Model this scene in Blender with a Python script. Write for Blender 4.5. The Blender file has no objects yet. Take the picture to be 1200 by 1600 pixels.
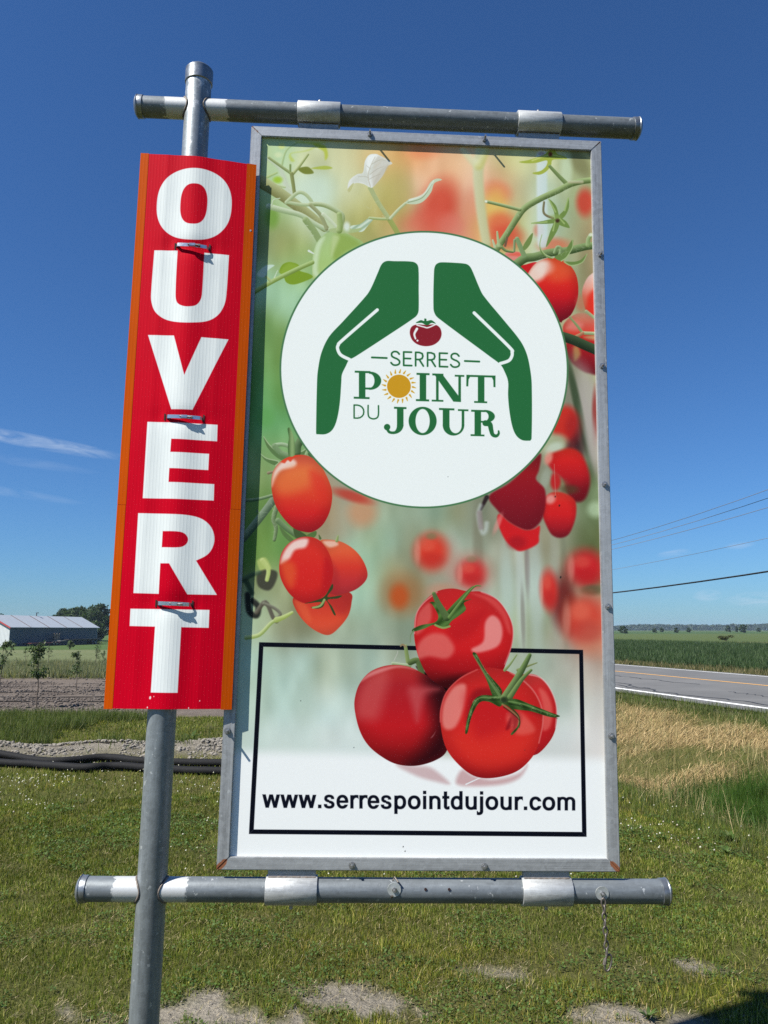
import bpy, math, random
import numpy as np
from mathutils import Matrix, Vector
R = math.radians
EYE = 1.65
SUN_EL, SUN_AZ = 50.0, 60.0            # the light travels 60 degrees to the right of straight ahead, 50 degrees down
sc = bpy.context.scene
col = sc.collection
# ------------------------------------------------------------------ camera
cam_d = bpy.data.cameras.new('camera'); cam = bpy.data.objects.new('camera', cam_d); col.objects.link(cam)
cam.location = (0, 0, EYE); cam.rotation_euler = (R(90+8.5767), 0, 0)
cam_d.sensor_fit = 'VERTICAL'; cam_d.sensor_height = 36.0; cam_d.lens = 1220/1600*36.0
cam_d.clip_start = .05; cam_d.clip_end = 20000
sc.camera = cam
cy = sc.cycles; cy.max_bounces = 5; cy.diffuse_bounces = 3; cy.glossy_bounces = 3; cy.transmission_bounces = 2; cy.transparent_max_bounces = 4; cy.use_adaptive_sampling = False; cy.adaptive_threshold = .012; cy.use_denoising = False; cy.caustics_reflective = False; cy.caustics_refractive = False; cy.sample_clamp_indirect = 3.0; cy.sample_clamp_direct = 1.6
sc.render.resolution_x, sc.render.resolution_y = 768, 1024
# ------------------------------------------------------------------ exposure
sc.view_settings.view_transform = 'Standard'; sc.view_settings.look = 'None'
sc.view_settings.exposure = 0.83; sc.view_settings.gamma = 1.0; sc.view_settings.use_curve_mapping = False
# ------------------------------------------------------------------ world: clear sky with a few wisps of cirrus
wd = bpy.data.worlds.new('World'); sc.world = wd; wd.use_nodes = True
NT = wd.node_tree; NT.nodes.clear()
def node(nt, typ, ins=None, **kw):
    n = nt.nodes.new(typ)
    for k, v in kw.items(): setattr(n, k, v)
    for k, v in (ins or {}).items():
        if hasattr(v, 'links') or isinstance(v, bpy.types.NodeSocket): nt.links.new(v, n.inputs[k])
        else: n.inputs[k].default_value = v
    return n
def math_n(nt, op, a, b=0.0, clamp=False):
    n = nt.nodes.new('ShaderNodeMath'); n.operation = op; n.use_clamp = clamp
    for i, v in enumerate((a, b)):
        if isinstance(v, bpy.types.NodeSocket): nt.links.new(v, n.inputs[i])
        else: n.inputs[i].default_value = v
    return n.outputs[0]
def ramp(nt, fac, stops, interp='LINEAR'):
    n = nt.nodes.new('ShaderNodeValToRGB'); n.color_ramp.interpolation = interp; cr = n.color_ramp
    while len(cr.elements) < len(stops): cr.elements.new(.5)
    for e, (p, c) in zip(cr.elements, stops):
        e.position = p; e.color = (c, c, c, 1) if isinstance(c, (int, float)) else (*c, 1)
    nt.links.new(fac, n.inputs[0]); return n.outputs[0]
def mix(nt, fac, a, b, blend='MIX'):
    n = nt.nodes.new('ShaderNodeMix'); n.data_type = 'RGBA'; n.blend_type = blend
    for k, v in ((0, fac), (6, a), (7, b)):
        if isinstance(v, bpy.types.NodeSocket): nt.links.new(v, n.inputs[k])
        else: n.inputs[k].default_value = v if k == 0 else ((*v, 1) if len(v) == 3 else v)
    return n.outputs[2]
sky = node(NT, 'ShaderNodeTexSky', sky_type='NISHITA'); sky.sun_disc = False
sky.sun_elevation = R(SUN_EL); sky.sun_rotation = R(180+SUN_AZ); sky.altitude = 30; sky.air_density = 1.0; sky.dust_density = .3; sky.ozone_density = 3.0
skyc = mix(NT, 1.0, sky.outputs[0], (.40, .70, 1.06), 'MULTIPLY')
tc = node(NT, 'ShaderNodeTexCoord').outputs['Generated']
sep = node(NT, 'ShaderNodeSeparateXYZ', {0: tc}).outputs
azn = math_n(NT, 'ARCTAN2', sep[0], sep[1]); eln = math_n(NT, 'ARCSINE', sep[2])
def wisp(a0, e0, ra, re, slope, seed, strength, fine):
    """one streak of thin cloud about azimuth a0, elevation e0 (degrees)"""
    da = math_n(NT, 'SUBTRACT', azn, R(a0)); de = math_n(NT, 'SUBTRACT', math_n(NT, 'SUBTRACT', eln, R(e0)), math_n(NT, 'MULTIPLY', da, slope))
    v = node(NT, 'ShaderNodeCombineXYZ', {0: math_n(NT, 'MULTIPLY', da, fine), 1: math_n(NT, 'MULTIPLY', de, fine*5), 2: seed}).outputs[0]
    nz = node(NT, 'ShaderNodeTexNoise', {'Vector': v, 'Scale': 1.0, 'Detail': 3.0, 'Roughness': .6, 'Distortion': .6}).outputs[0]
    r2 = math_n(NT, 'ADD', math_n(NT, 'POWER', math_n(NT, 'ABSOLUTE', math_n(NT, 'DIVIDE', da, R(ra))), 2.0), math_n(NT, 'POWER', math_n(NT, 'ABSOLUTE', math_n(NT, 'DIVIDE', de, R(re))), 2.0))
    env = math_n(NT, 'SUBTRACT', 1.0, r2, True)
    return math_n(NT, 'MULTIPLY', math_n(NT, 'MULTIPLY', env, ramp(NT, nz, [(.36, 0.0), (.62, 1.0)])), strength)
ws = [wisp(-24.5, 12.5, 6.5, .52, -.10, 3.1, .48, 16.0), wisp(-25.5, 9.0, 4.5, .35, -.1, 7.7, .16, 12.0), wisp(-26, 11.2, 6, .4, -.08, 12.3, .1, 10.0),
      wisp(25.5, 2.0, 2.2, .55, .02, 5.3, .3, 26.0), wisp(22.4, 2.3, 1.0, .45, .02, 15.3, .3, 30.0), wisp(20.4, 5.2, 1.2, .3, .1, 21.3, .28, 30.0), wisp(24.6, 5.6, 1.0, .3, .1, 23.9, .26, 30.0)]
tot = ws[0]
for q in ws[1:]: tot = math_n(NT, 'ADD', tot, q)
cl = mix(NT, math_n(NT, 'MINIMUM', tot, .85), skyc, (6.0, 7.0, 8.4))
bg = node(NT, 'ShaderNodeBackground', {'Color': cl, 'Strength': .060})
wd.cycles.sampling_method = 'MANUAL'; wd.cycles.sample_map_resolution = 256
NT.links.new(bg.outputs[0], node(NT, 'ShaderNodeOutputWorld').inputs[0])
# ------------------------------------------------------------------ sun
sd = bpy.data.lights.new('sun', 'SUN'); sun = bpy.data.objects.new('sun', sd); col.objects.link(sun)
sd.energy = 5.0; sd.angle = R(.53); sd.color = (1.0, .965, .885)
sun_dir = Vector((math.sin(R(SUN_AZ))*math.cos(R(SUN_EL)), math.cos(R(SUN_AZ))*math.cos(R(SUN_EL)), -math.sin(R(SUN_EL))))
sun.rotation_euler = sun_dir.to_track_quat('-Z', 'Y').to_euler(); sun.location = (-6, -4, 12)
# ---------------------------------------------------------------- printed artwork, painted in code
def homography(src, dst):
    A = []
    for (x, y), (u, v) in zip(src, dst):
        A.append([x, y, 1, 0, 0, 0, -u*x, -u*y, -u]); A.append([0, 0, 0, x, y, 1, -v*x, -v*y, -v])
    return np.linalg.svd(np.array(A, float))[2][-1].reshape(3, 3)
def sstep(a, b, x):
    t = np.clip((x-a)/(b-a), 0, 1); return t*t*(3-2*t)
def catmull(P, closed, n=6):
    P = np.array(P, float); N = len(P); out = []
    for i in range(N if closed else N-1):
        if closed: a, b, c, d = P[(i-1) % N], P[i], P[(i+1) % N], P[(i+2) % N]
        else: a, b, c, d = P[max(i-1, 0)], P[i], P[i+1], P[min(i+2, N-1)]
        for k in range(n):
            t = k/n
            out.append(.5*((2*b)+(c-a)*t+(2*a-5*b+4*c-d)*t*t+(3*b-a-3*c+d)*t**3))
    if not closed: out.append(P[-1])
    return np.array(out)
def softcorners(P, n=5, lim=54.):
    P = np.array(P, float); N = len(P); out = []
    e = np.roll(P, -1, 0)-P; f = P-np.roll(P, 1, 0)
    ang = np.degrees(np.abs(np.arctan2(f[:, 0]*e[:, 1]-f[:, 1]*e[:, 0], (f*e).sum(1)))); sharp = ang > lim
    for i in range(N):
        b, c = P[i], P[(i+1) % N]; L = np.linalg.norm(c-b)
        tb = 0 if sharp[i] else (c-P[i-1])/(np.linalg.norm(c-P[i-1])+1e-9)*L; tc = 0 if sharp[(i+1) % N] else (P[(i+2) % N]-b)/(np.linalg.norm(P[(i+2) % N]-b)+1e-9)*L
        if sharp[i]: tb = c-b
        if sharp[(i+1) % N]: tc = c-b
        for k in range(n):
            t = k/n; out.append((2*t**3-3*t*t+1)*b+(t**3-2*t*t+t)*tb+(-2*t**3+3*t*t)*c+(t**3-t*t)*tc)
    return np.array(out)
class Canvas:
    """artwork canvas: a texel grid whose drawing units are those of the quad given by its four corners (BL, BR, TR, TL)"""
    def __init__(s, w, h, quad, bg):
        s.w, s.h = w, h
        s.M = homography([(0, 0), (1, 0), (1, 1), (0, 1)], quad); s.Mi = np.linalg.inv(s.M)
        u, v = np.meshgrid((np.arange(w)+.5)/w, (np.arange(h)+.5)/h)
        q = np.stack([u, v, np.ones_like(u)], -1) @ s.M.T
        s.X = (q[..., 0]/q[..., 2]).astype(np.float32); s.Y = (q[..., 1]/q[..., 2]).astype(np.float32)
        s.C = np.zeros((h, w, 3), np.float32); s.C[:] = np.array(bg)/255.
    def win(s, x0, y0, x1, y1):
        q = np.array([(x0, y0, 1), (x1, y0, 1), (x1, y1, 1), (x0, y1, 1)]) @ s.Mi.T
        u = q[:, 0]/q[:, 2]*s.w; v = q[:, 1]/q[:, 2]*s.h
        i0, i1 = int(max(0, min(u)-2)), int(min(s.w, max(u)+3)); j0, j1 = int(max(0, min(v)-2)), int(min(s.h, max(v)+3))
        return slice(j0, max(j0, j1)), slice(i0, max(i0, i1))
    def comp(s, sl, a, col):
        if callable(col): c = col(s.X[sl], s.Y[sl])
        else: c = np.array(col, np.float32)/255.
        a = a[..., None]; s.C[sl] = s.C[sl]*(1-a)+c*a
    def blob(s, cx, cy, rx, ry, col, alpha=1., rot=0., soft=1.):
        R = max(rx, ry)*(1.2+soft); sl = s.win(cx-R, cy-R, cx+R, cy+R); x = s.X[sl]-cx; y = s.Y[sl]-cy
        c, n = np.cos(rot), np.sin(rot); r = np.hypot((x*c+y*n)/rx, (-x*n+y*c)/ry)
        s.comp(sl, alpha*(1-sstep(1-soft*.6, 1+soft*.6, r)), col)
    def sd_poly(s, P, sl):
        x, y = s.X[sl], s.Y[sl]; d = np.full(x.shape, 1e9, np.float32); ins = np.zeros(x.shape, bool)
        for i in range(len(P)):
            (ax, ay), (bx, by) = P[i-1], P[i]; ex, ey = bx-ax, by-ay; L = ex*ex+ey*ey+1e-9
            t = np.clip(((x-ax)*ex+(y-ay)*ey)/L, 0, 1)
            d = np.minimum(d, (x-ax-t*ex)**2+(y-ay-t*ey)**2)
            if ay != by: ins ^= ((ay > y) != (by > y)) & (x < ex*(y-ay)/(by-ay)+ax)
        d = np.sqrt(d); return np.where(ins, -d, d)
    def poly(s, P, col, soft=.5, alpha=1., smooth=True, clip=None):
        P = softcorners(P) if smooth == 2 else catmull(P, True) if smooth else np.array(P, float)
        m = soft+2; sl = s.win(P[:, 0].min()-m, P[:, 1].min()-m, P[:, 0].max()+m, P[:, 1].max()+m)
        sd = s.sd_poly(P, sl); a = (1-sstep(-soft, soft, sd))*alpha
        if clip is not None: a = a*(1-sstep(-.8, .8, s.sd_poly(clip, sl)))
        s.comp(sl, a, col); return P
    def stroke(s, P, w0, w1, dark, light=None, soft=.6, alpha=1., clip=None, smooth=True, cap=True):
        P = catmull(P, False, 5) if smooth and len(P) > 2 else np.array(P, float)
        m = max(w0, w1)+soft+2; sl = s.win(P[:, 0].min()-m, P[:, 1].min()-m, P[:, 0].max()+m, P[:, 1].max()+m)
        x, y = s.X[sl], s.Y[sl]; best = np.full(x.shape, 1e9, np.float32); sh = np.zeros(x.shape, np.float32); N = len(P)-1
        for i in range(N):
            (ax, ay), (bx, by) = P[i], P[i+1]; ex, ey = bx-ax, by-ay; L = ex*ex+ey*ey+1e-9
            t = ((x-ax)*ex+(y-ay)*ey)/L; t = np.clip(t, 0, 1)
            r = w0+(w1-w0)*(i+t)/N; dx = x-ax-t*ex; dy = y-ay-t*ey; q = np.hypot(dx, dy)-r
            k = q < best; best = np.where(k, q, best); sh = np.where(k, (-.45*dx-.9*dy)/np.maximum(r, .3), sh)
        a = (1-sstep(-soft, soft, best))*alpha
        if clip is not None: a = a*(1-sstep(-.8, .8, s.sd_poly(clip, sl)))
        d = np.array(dark, np.float32)/255.
        if light is None: c = d
        else:
            l = np.array(light, np.float32)/255.; k = sstep(-1, 1, sh)[..., None]; c = d*(1-k)+l*k
        a = a[..., None]; s.C[sl] = s.C[sl]*(1-a)+c*a
    def sdf(s, bbox, fn, col):
        sl = s.win(*bbox); s.comp(sl, 1-sstep(-.5, .5, fn(s.X[sl], s.Y[sl])), col)
    def grain(s, amp, seed=1):
        s.C += np.random.default_rng(seed).normal(0, amp, s.C.shape[:2]).astype(np.float32)[..., None]
        np.clip(s.C, 0, 1, out=s.C)
def Z(ox, oy, k):                                    # drawing sheets: every sheet has its own origin and scale
    return lambda *p: [(ox+x/k, oy+y/k) for x, y in p]
Za, Zb, Zc = Z(400, 210, 4), Z(680, 215, 4.6154), Z(740, 380, 5.4545)
Zd, Ze, Zg, ZD, ZL = Z(740, 580, 5.3318), Z(380, 640, 4.3227), Z(560, 760, 3), Z(530, 900, 3.3333), Z(480, 380, 3.2432)
def fruit(c, P, cols, soft=.7, centre=None, edge=.25, glow=None):
    """a painted tomato: vertical colour run with darker limb; returns its outline for clipping highlights"""
    P = catmull(P, True); x0, y0 = P.min(0); x1, y1 = P.max(0)
    cx, cy = centre or ((x0+x1)/2, (y0+y1)/2); rx, ry = (x1-x0)/2, (y1-y0)/2
    cs = [np.array(k, np.float32)/255. for k in cols]
    def col(X, Y):
        t = np.clip((Y-y0)/(y1-y0), 0, 1)*(len(cs)-1); o = np.zeros(X.shape+(3,), np.float32)
        for i, k in enumerate(cs): o += np.clip(1-abs(t-i), 0, 1)[..., None]*k
        r = np.clip(np.hypot((X-cx)/rx, (Y-cy)/ry), 0, 1.2)
        return o*(1-edge*sstep(.55, 1.1, r))[..., None]
    c.poly(P, col, soft, smooth=False); return P
GREEN, DGREEN, INK = (38, 104, 58), (72, 118, 78), (7, 11, 26)
def paint_panel(w, h, quad):
    c = Canvas(w, h, quad, (235, 238, 234))
    # --- out-of-focus background: normalised mix of colour anchors
    A = '''405 235 178 200 150;440 225 180 205 155;480 245 205 212 170;540 240 205 205 160;585 235 215 195 140;620 240 228 178 112;662 240 232 160 112;700 245 230 184 138
745 250 228 196 155;800 245 214 208 140;850 250 205 208 165;895 245 188 190 135;930 250 138 138 96;410 300 175 200 150;480 300 202 216 190;540 300 206 207 165;600 310 190 182 112
650 290 236 203 168;690 290 232 165 115;740 300 226 192 168;775 300 230 150 110;810 300 192 196 150;860 300 200 214 192;900 300 165 185 130;930 300 150 150 105;410 350 140 175 100
500 350 196 212 176;560 350 170 170 98;610 355 182 166 104;650 355 214 160 124;690 330 218 120 96;720 350 226 142 122;760 345 222 200 118;800 350 196 198 128;850 350 188 206 190
900 350 150 180 130;925 350 170 120 90;415 375 150 145 105;450 400 160 176 104;470 420 150 190 130;410 440 165 206 176;455 470 165 205 170;410 520 128 165 98;440 560 120 160 92
412 600 108 158 88;440 640 110 160 90;412 665 105 165 100;430 690 130 170 110;412 730 135 165 108;545 720 150 146 122;560 770 160 150 125;415 800 115 150 84;540 800 168 155 125;600 800 152 162 128
640 820 166 178 152;700 810 150 166 136;745 810 138 138 114;415 860 108 150 78;590 850 160 190 160;640 870 148 150 122;720 860 165 172 150;800 890 168 170 150;860 860 150 150 126;930 860 105 118 78
430 920 150 160 116;585 920 166 202 172;620 920 160 140 95;700 900 160 165 145;820 920 168 192 170;870 950 150 160 130;400 980 172 202 152;450 985 150 155 112;560 985 170 196 162;620 985 150 166 130
830 980 165 186 142;900 1000 186 150 120;930 1000 206 130 100;395 1040 180 215 180;450 1040 176 210 186;520 1040 166 190 152;560 1040 170 196 166;830 1040 165 186 150;880 1050 186 186 160;930 1060 206 185 165
380 1100 180 215 186;450 1100 180 211 186;530 1100 190 215 196;880 1100 180 205 182;930 1110 206 205 196;370 1150 192 216 198;450 1150 202 221 206;540 1150 206 222 212;880 1150 206 211 202;930 1150 226 216 206'''
    A = np.array([[float(q) for q in r.split()] for r in A.replace('\n', ';').split(';')], np.float32)
    st = 4; X, Y = c.X[::st, ::st], c.Y[::st, ::st]; num = np.zeros(X.shape+(3,), np.float32); den = np.zeros(X.shape, np.float32)
    for x, y, r, g, b in A:
        k = np.exp(-((X-x)**2/(2*26**2)+(Y-y)**2/(2*24**2)))+1e-7/(1+((X-x)**2+(Y-y)**2)/900.)
        num += k[..., None]*np.array((r, g, b), np.float32)/255.; den += k
    B = num/den[..., None]; H, W = c.C.shape[:2]
    jj = np.clip((np.arange(H)-st/2+.5)/st, 0, B.shape[0]-1.001); ii = np.clip((np.arange(W)-st/2+.5)/st, 0, B.shape[1]-1.001)
    j0 = jj.astype(int); i0 = ii.astype(int); fj = (jj-j0)[:, None, None].astype(np.float32); fi = (ii-i0)[None, :, None].astype(np.float32)
    j1 = np.minimum(j0+1, B.shape[0]-1); i1 = np.minimum(i0+1, B.shape[1]-1)
    bg = (B[j0][:, i0]*(1-fi)+B[j0][:, i1]*fi)*(1-fj)+(B[j1][:, i0]*(1-fi)+B[j1][:, i1]*fi)*fj
    k = sstep(1166, 1192, c.Y-(c.X-600)*.02)[..., None]; c.C = bg*(1-k)+c.C*k
    def smooth_noise(kx, ky, seed):
        xs, ys = (c.X-340)/kx, (c.Y-200)/ky; r_ = np.random.default_rng(seed).random((64, 64)).astype(np.float32); x0 = np.floor(xs).astype(int); y0 = np.floor(ys).astype(int); fx = xs-x0; fy = ys-y0; fx = fx*fx*(3-2*fx); fy = fy*fy*(3-2*fy); q = lambda i, j: r_[j % 64, i % 64]
        return (q(x0, y0)*(1-fx)+q(x0+1, y0)*fx)*(1-fy)+(q(x0, y0+1)*(1-fx)+q(x0+1, y0+1)*fx)*fy-.5
    amp = (1-sstep(1120, 1180, c.Y))
    n1 = smooth_noise(26, 60, 1)+.6*smooth_noise(13, 30, 2); n2 = smooth_noise(34, 46, 3)
    c.C = np.clip(c.C+(amp*n1*.085)[..., None]+(amp*n2)[..., None]*np.array((.04, -.01, -.04), np.float32), 0, 1)
    g0 = c.C.mean(-1, keepdims=True); ks = (1-.38*sstep(880, 1020, c.Y))[..., None]; c.C = g0+(c.C-g0)*ks
    bl = c.blob
    # soft mid-ground shapes
    for a in ((686, 322, 26, 40, (214, 70, 50), .75, .3, 1), (668, 348, 40, 20, (222, 104, 82), .6, 0, 1), (662, 234, 26, 14, (236, 142, 96), .6, 0, 1), (704, 352, 20, 18, (222, 130, 112), .5, 0, 1),
              (778, 300, 20, 16, (228, 128, 90), .7, .4, 1), (774, 322, 18, 26, (226, 196, 92), .6, 0, 1), (782, 350, 22, 18, (226, 98, 66), .75, 0, 1), (790, 370, 26, 18, (220, 84, 60), .8, 0, 1),
              (914, 316, 13, 21, (205, 70, 52), .9, 0, .9), (866, 384, 24, 12, (214, 120, 86), .8, 0, .9), (842, 360, 8, 10, (214, 110, 90), .6, 0, 1), (736, 320, 14, 24, (226, 150, 120), .5, 0, 1),
              (620, 300, 24, 44, (178, 170, 92), .5, 0, 1), (490, 300, 30, 30, (205, 222, 202), .7, 0, 1), (905, 255, 12, 26, (120, 116, 76), .6, -.6, 1), (885, 268, 9, 30, (204, 220, 186), .7, 0, 1)): bl(*a)
    c.stroke(Zb((330, 90), (310, 230), (320, 430), (345, 620), (370, 760)), 8.5, 7, (186, 190, 142), (212, 214, 176), soft=3.5, alpha=.9)
    c.stroke(Zb((200, 90), (270, 170), (315, 200)), 4, 7, (205, 206, 160), (226, 224, 190), soft=4, alpha=.8)
    c.stroke(Zb((370, 90), (345, 150), (315, 200)), 5, 7, (196, 190, 110), (222, 220, 170), soft=4, alpha=.8)
    c.stroke(Zb((770, 130), (770, 420), (775, 760)), 8.5, 8, (196, 212, 208), (216, 226, 226), soft=3, alpha=.85)
    # --- upper left plant
    lg, dg, pale = (164, 184, 126), (104, 124, 62), (208, 220, 204)
    c.stroke(Za((160, 200), (190, 100), (260, 50)), 1.6, .8, (150, 176, 120), (190, 206, 150), 1.2)
    bl(440, 228, 5, 4.5, (216, 222, 140), .9); bl(435, 242, 6, 4, (214, 224, 176), .8)
    c.poly(Za((220, 120), (330, 100), (400, 60), (430, 50), (300, 45), (250, 50), (370, 70), (300, 105), (215, 120), (215, 165), (240, 165)), (190, 204, 96), 2.5, .85)
    c.poly(Za((360, 60), (430, 70), (450, 130), (432, 160), (425, 110), (390, 85)), (186, 196, 74), 2, .9)
    c.stroke(Za((70, 150), (150, 215), (190, 320), (215, 372)), 2, 6, (180, 190, 160), (216, 222, 206), 2.2, .8)
    bl(434, 281, 7, 5, (158, 196, 40), .8); bl(425, 340, 10, 16, (118, 160, 62), .8)
    c.poly(Za((262, 215), (320, 202), (355, 228), (355, 245), (300, 246)), (126, 136, 56), 1.2)
    c.poly(Za((345, 212), (430, 196), (478, 210), (430, 220)), (176, 188, 84), 1)
    c.stroke(Za((80, 145), (150, 195), (222, 245)), 2, 2.4, dg, (190, 198, 150)); c.stroke(Za((325, 125), (270, 200), (228, 248)), 1.8, 2.6, (126, 140, 76), (206, 212, 160))
    c.stroke(Za((214, 190), (214, 240)), 1.6, 1.6, dg, lg); c.stroke(Za((222, 245), (232, 310), (240, 368)), 3, 2.6, (110, 116, 66), (166, 176, 112))
    c.stroke(Za((60, 272), (130, 240)), 2, 1.5, (150, 174, 110), (196, 210, 150), 1)
    c.stroke(Za((40, 270), (110, 310), (180, 330)), 2.4, 1.6, (160, 178, 120), (206, 216, 176), 1)
    c.stroke(Za((20, 290), (150, 370), (300, 480), (400, 560), (430, 585)), 10, 6, (112, 112, 58), (196, 202, 152), .8)
    c.stroke(Za((80, 450), (180, 478), (280, 505), (370, 560), (450, 600)), 4.6, 3.5, (140, 162, 112), (212, 222, 192), .8)
    c.stroke(Za((100, 440), (110, 410), (150, 400)), 1.2, .8, lg, pale)
    c.stroke(Za((190, 425), (260, 365), (310, 375), (350, 430), (300, 440), (200, 425)), 3, 2.5, (150, 168, 118), (204, 214, 176))
    c.stroke(Za((340, 435), (420, 440), (500, 475), (540, 510), (530, 575)), 3.4, 4, (126, 142, 84), (206, 216, 180))
    c.stroke(Za((340, 440), (400, 500), (430, 560), (440, 590)), 3, 3, (124, 126, 84), (186, 196, 150)); c.stroke(Za((420, 500), (470, 545), (520, 600)), 3, 2.5, (170, 184, 140), (222, 228, 206))
    c.stroke(Za((310, 535), (360, 600), (395, 660)), 5, 5, (112, 136, 76), (176, 192, 140)); c.stroke(Za((560, 620), (645, 685)), 2.5, 2.5, (150, 168, 120), (206, 214, 180))
    for p in (((325, 570), (300, 566)), ((345, 605), (322, 600)), ((360, 630), (340, 632))): c.stroke(Za(*p), .4, .2, (190, 200, 170))
    gt = fruit(c, Za((352, 800), (370, 700), (410, 640), (470, 605), (540, 610), (610, 640), (680, 700), (680, 900), (500, 1000), (370, 940)), ((178, 204, 140), (170, 198, 122), (186, 206, 130)), edge=.06)
    c.poly(Za((352, 860), (372, 690), (430, 640), (400, 720), (385, 840), (400, 900)), (206, 222, 186), 4, .8, clip=gt); c.poly(Za((500, 620), (600, 640), (650, 690), (560, 740), (500, 790), (470, 720)), (142, 168, 74), 6, .75, clip=gt)
    c.poly(Za((478, 640), (520, 640), (500, 700), (470, 760)), (206, 218, 170), 4, .6, clip=gt)
    c.poly(Za((455, 595), (500, 585), (560, 590), (640, 585), (700, 570), (660, 600), (600, 615), (520, 618), (470, 610)), (172, 188, 132), .8)
    c.stroke(Za((520, 500), (525, 560), (520, 600)), 4, 5, (122, 144, 76), (190, 204, 146)); bl(542, 354, 5, 7, (214, 224, 210), .95)
    c.poly(Za((590, 572), (650, 560), (700, 525), (740, 520), (700, 570), (670, 605), (640, 608), (660, 585), (600, 592)), lambda X, Y: np.stack([.72+.1*np.sin(X*.5+Y*.7), .79+.08*np.sin(X*.5+Y*.7), .69+.1*np.sin(X*.5+Y*.7)], -1).astype(np.float32), .7)
    c.stroke(Za((710, 522), (780, 528), (830, 528)), 2, 2.2, (140, 156, 88), (206, 214, 168)); c.stroke(Za((830, 525), (870, 590), (888, 625)), 4, 4, (132, 138, 66), (186, 196, 120))
    c.stroke(Za((712, 330), (760, 420), (830, 525)), 3.6, 3.4, (134, 146, 84), (212, 218, 174)); c.stroke(Za((840, 525), (890, 470), (935, 430)), 2.4, 2, (160, 172, 124), (216, 222, 190))
    c.poly(Za((935, 430), (960, 405), (1040, 380), (1090, 300), (1130, 276), (1162, 284), (1115, 305), (1095, 360), (1050, 415), (1000, 436)), (196, 208, 178), .6)
    c.stroke(Za((950, 425), (1040, 395), (1100, 310)), .8, .5, (150, 164, 128)); c.stroke(Za((960, 410), (1045, 375), (1110, 290)), 1.6, .8, (224, 230, 214), None, 1.2, .8)
    c.poly(Za((715, 332), (670, 310), (620, 305), (598, 335), (585, 362), (572, 350), (582, 290), (630, 250), (668, 238), (680, 170), (705, 130), (740, 122), (770, 130), (850, 178), (820, 200), (790, 260), (735, 325)), (222, 224, 216), .6)
    c.poly(Za((735, 325), (790, 262), (830, 190), (800, 205), (760, 250), (740, 290)), (190, 184, 168), 2, .7); c.poly(Za((585, 362), (572, 345), (600, 310), (612, 308)), (188, 186, 120), 1, .8)
    leaf_ = catmull(Za((715, 332), (670, 310), (620, 305), (598, 335), (585, 362), (572, 350), (582, 290), (630, 250), (668, 238), (680, 170), (705, 130), (740, 122), (770, 130), (850, 178), (820, 200), (790, 260), (735, 325)), True)
    c.poly(Za((668, 238), (690, 180), (740, 140), (735, 200), (705, 270), (700, 320), (660, 300), (600, 300), (630, 255)), (206, 208, 194), 3, .7, clip=leaf_); c.poly(Za((745, 130), (850, 178), (800, 215), (770, 270), (735, 322), (722, 250), (735, 190)), (198, 192, 176), 3, .6, clip=leaf_); c.poly(Za((700, 140), (742, 124), (760, 134), (728, 180), (700, 240), (690, 200)), (238, 240, 234), 2.5, .8, clip=leaf_)
    for v_ in (((712, 250), (760, 215), (800, 200)), ((708, 280), (750, 258), (775, 250)), ((715, 215), (690, 195)), ((704, 270), (670, 262), (640, 265)), ((725, 185), (775, 160), (810, 165))): c.stroke(Za(*v_), .5, .25, (176, 170, 150), None, .7, .7, clip=leaf_)
    c.stroke(Za((715, 325), (700, 260), (720, 190), (745, 140)), .7, .4, (196, 190, 172)); c.stroke(Za((740, 205), (770, 180), (790, 150)), 1.8, .6, (206, 200, 182), None, 1.2, .7)
    c.poly(Za((145, 860), (165, 815), (210, 798), (265, 815), (270, 850), (330, 870), (355, 890), (320, 912), (240, 938), (190, 925), (170, 880)), (130, 160, 44), .8)
    c.poly(Za((150, 860), (200, 805), (262, 820), (230, 850), (180, 880)), (150, 178, 66), 3, .7)
    c.stroke(Za((-10, 985), (100, 920), (240, 850), (352, 800)), 3.6, 3.4, (118, 142, 64), (184, 204, 138)); c.stroke(Za((60, 885), (95, 920)), 1.8, 2.2, (140, 160, 90), (196, 210, 160))
    c.poly(Za((5, 870), (60, 820), (115, 818), (75, 850), (55, 890), (20, 890)), (196, 216, 200), 1); c.stroke(Za((115, 895), (135, 850)), 1, .5, (200, 214, 186)); c.stroke(Za((330, 728), (360, 745)), 1.8, .8, (214, 222, 210))
    # --- upper right vine
    vd, vl = (84, 104, 54), (158, 178, 118)
    c.poly(Zb((605, 175), (680, 160), (780, 125), (820, 95), (860, 85), (880, 118), (940, 140), (945, 155), (850, 160), (835, 200), (800, 245), (750, 268), (700, 255), (760, 240), (800, 205), (805, 165), (730, 182), (650, 185)), (168, 180, 74), .7)
    c.stroke(Zb((700, 165), (830, 125), (930, 148)), 1.2, .8, (198, 206, 120), None, 1); bl(860, 241, 3, 3.5, (128, 66, 48)); bl(846, 240, 5, 3, (176, 160, 160), .8)
    c.stroke(Zb((825, 205), (890, 275), (945, 330)), 2.4, 3.4, vd, vl); c.stroke(Zb((1200, 300), (1080, 312), (980, 335), (880, 385), (760, 440), (650, 505), (590, 580), (520, 690), (440, 810), (420, 840)), 4.6, 5, vd, (172, 190, 132))
    c.stroke(Zb((965, 320), (1060, 320)), 2, 2.5, (176, 166, 130), (206, 206, 176), 1.2, .7); c.stroke(Zb((365, 460), (480, 487), (610, 520)), 2.4, 2.6, vd, (190, 204, 152)); bl(759.5, 315, 2.2, 2, (226, 226, 206))
    c.stroke(Zb((785, 465), (780, 530), (800, 560), (850, 580)), 1.6, 2, (104, 92, 66), (150, 150, 110))
    cup = (118, 144, 74)
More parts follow.
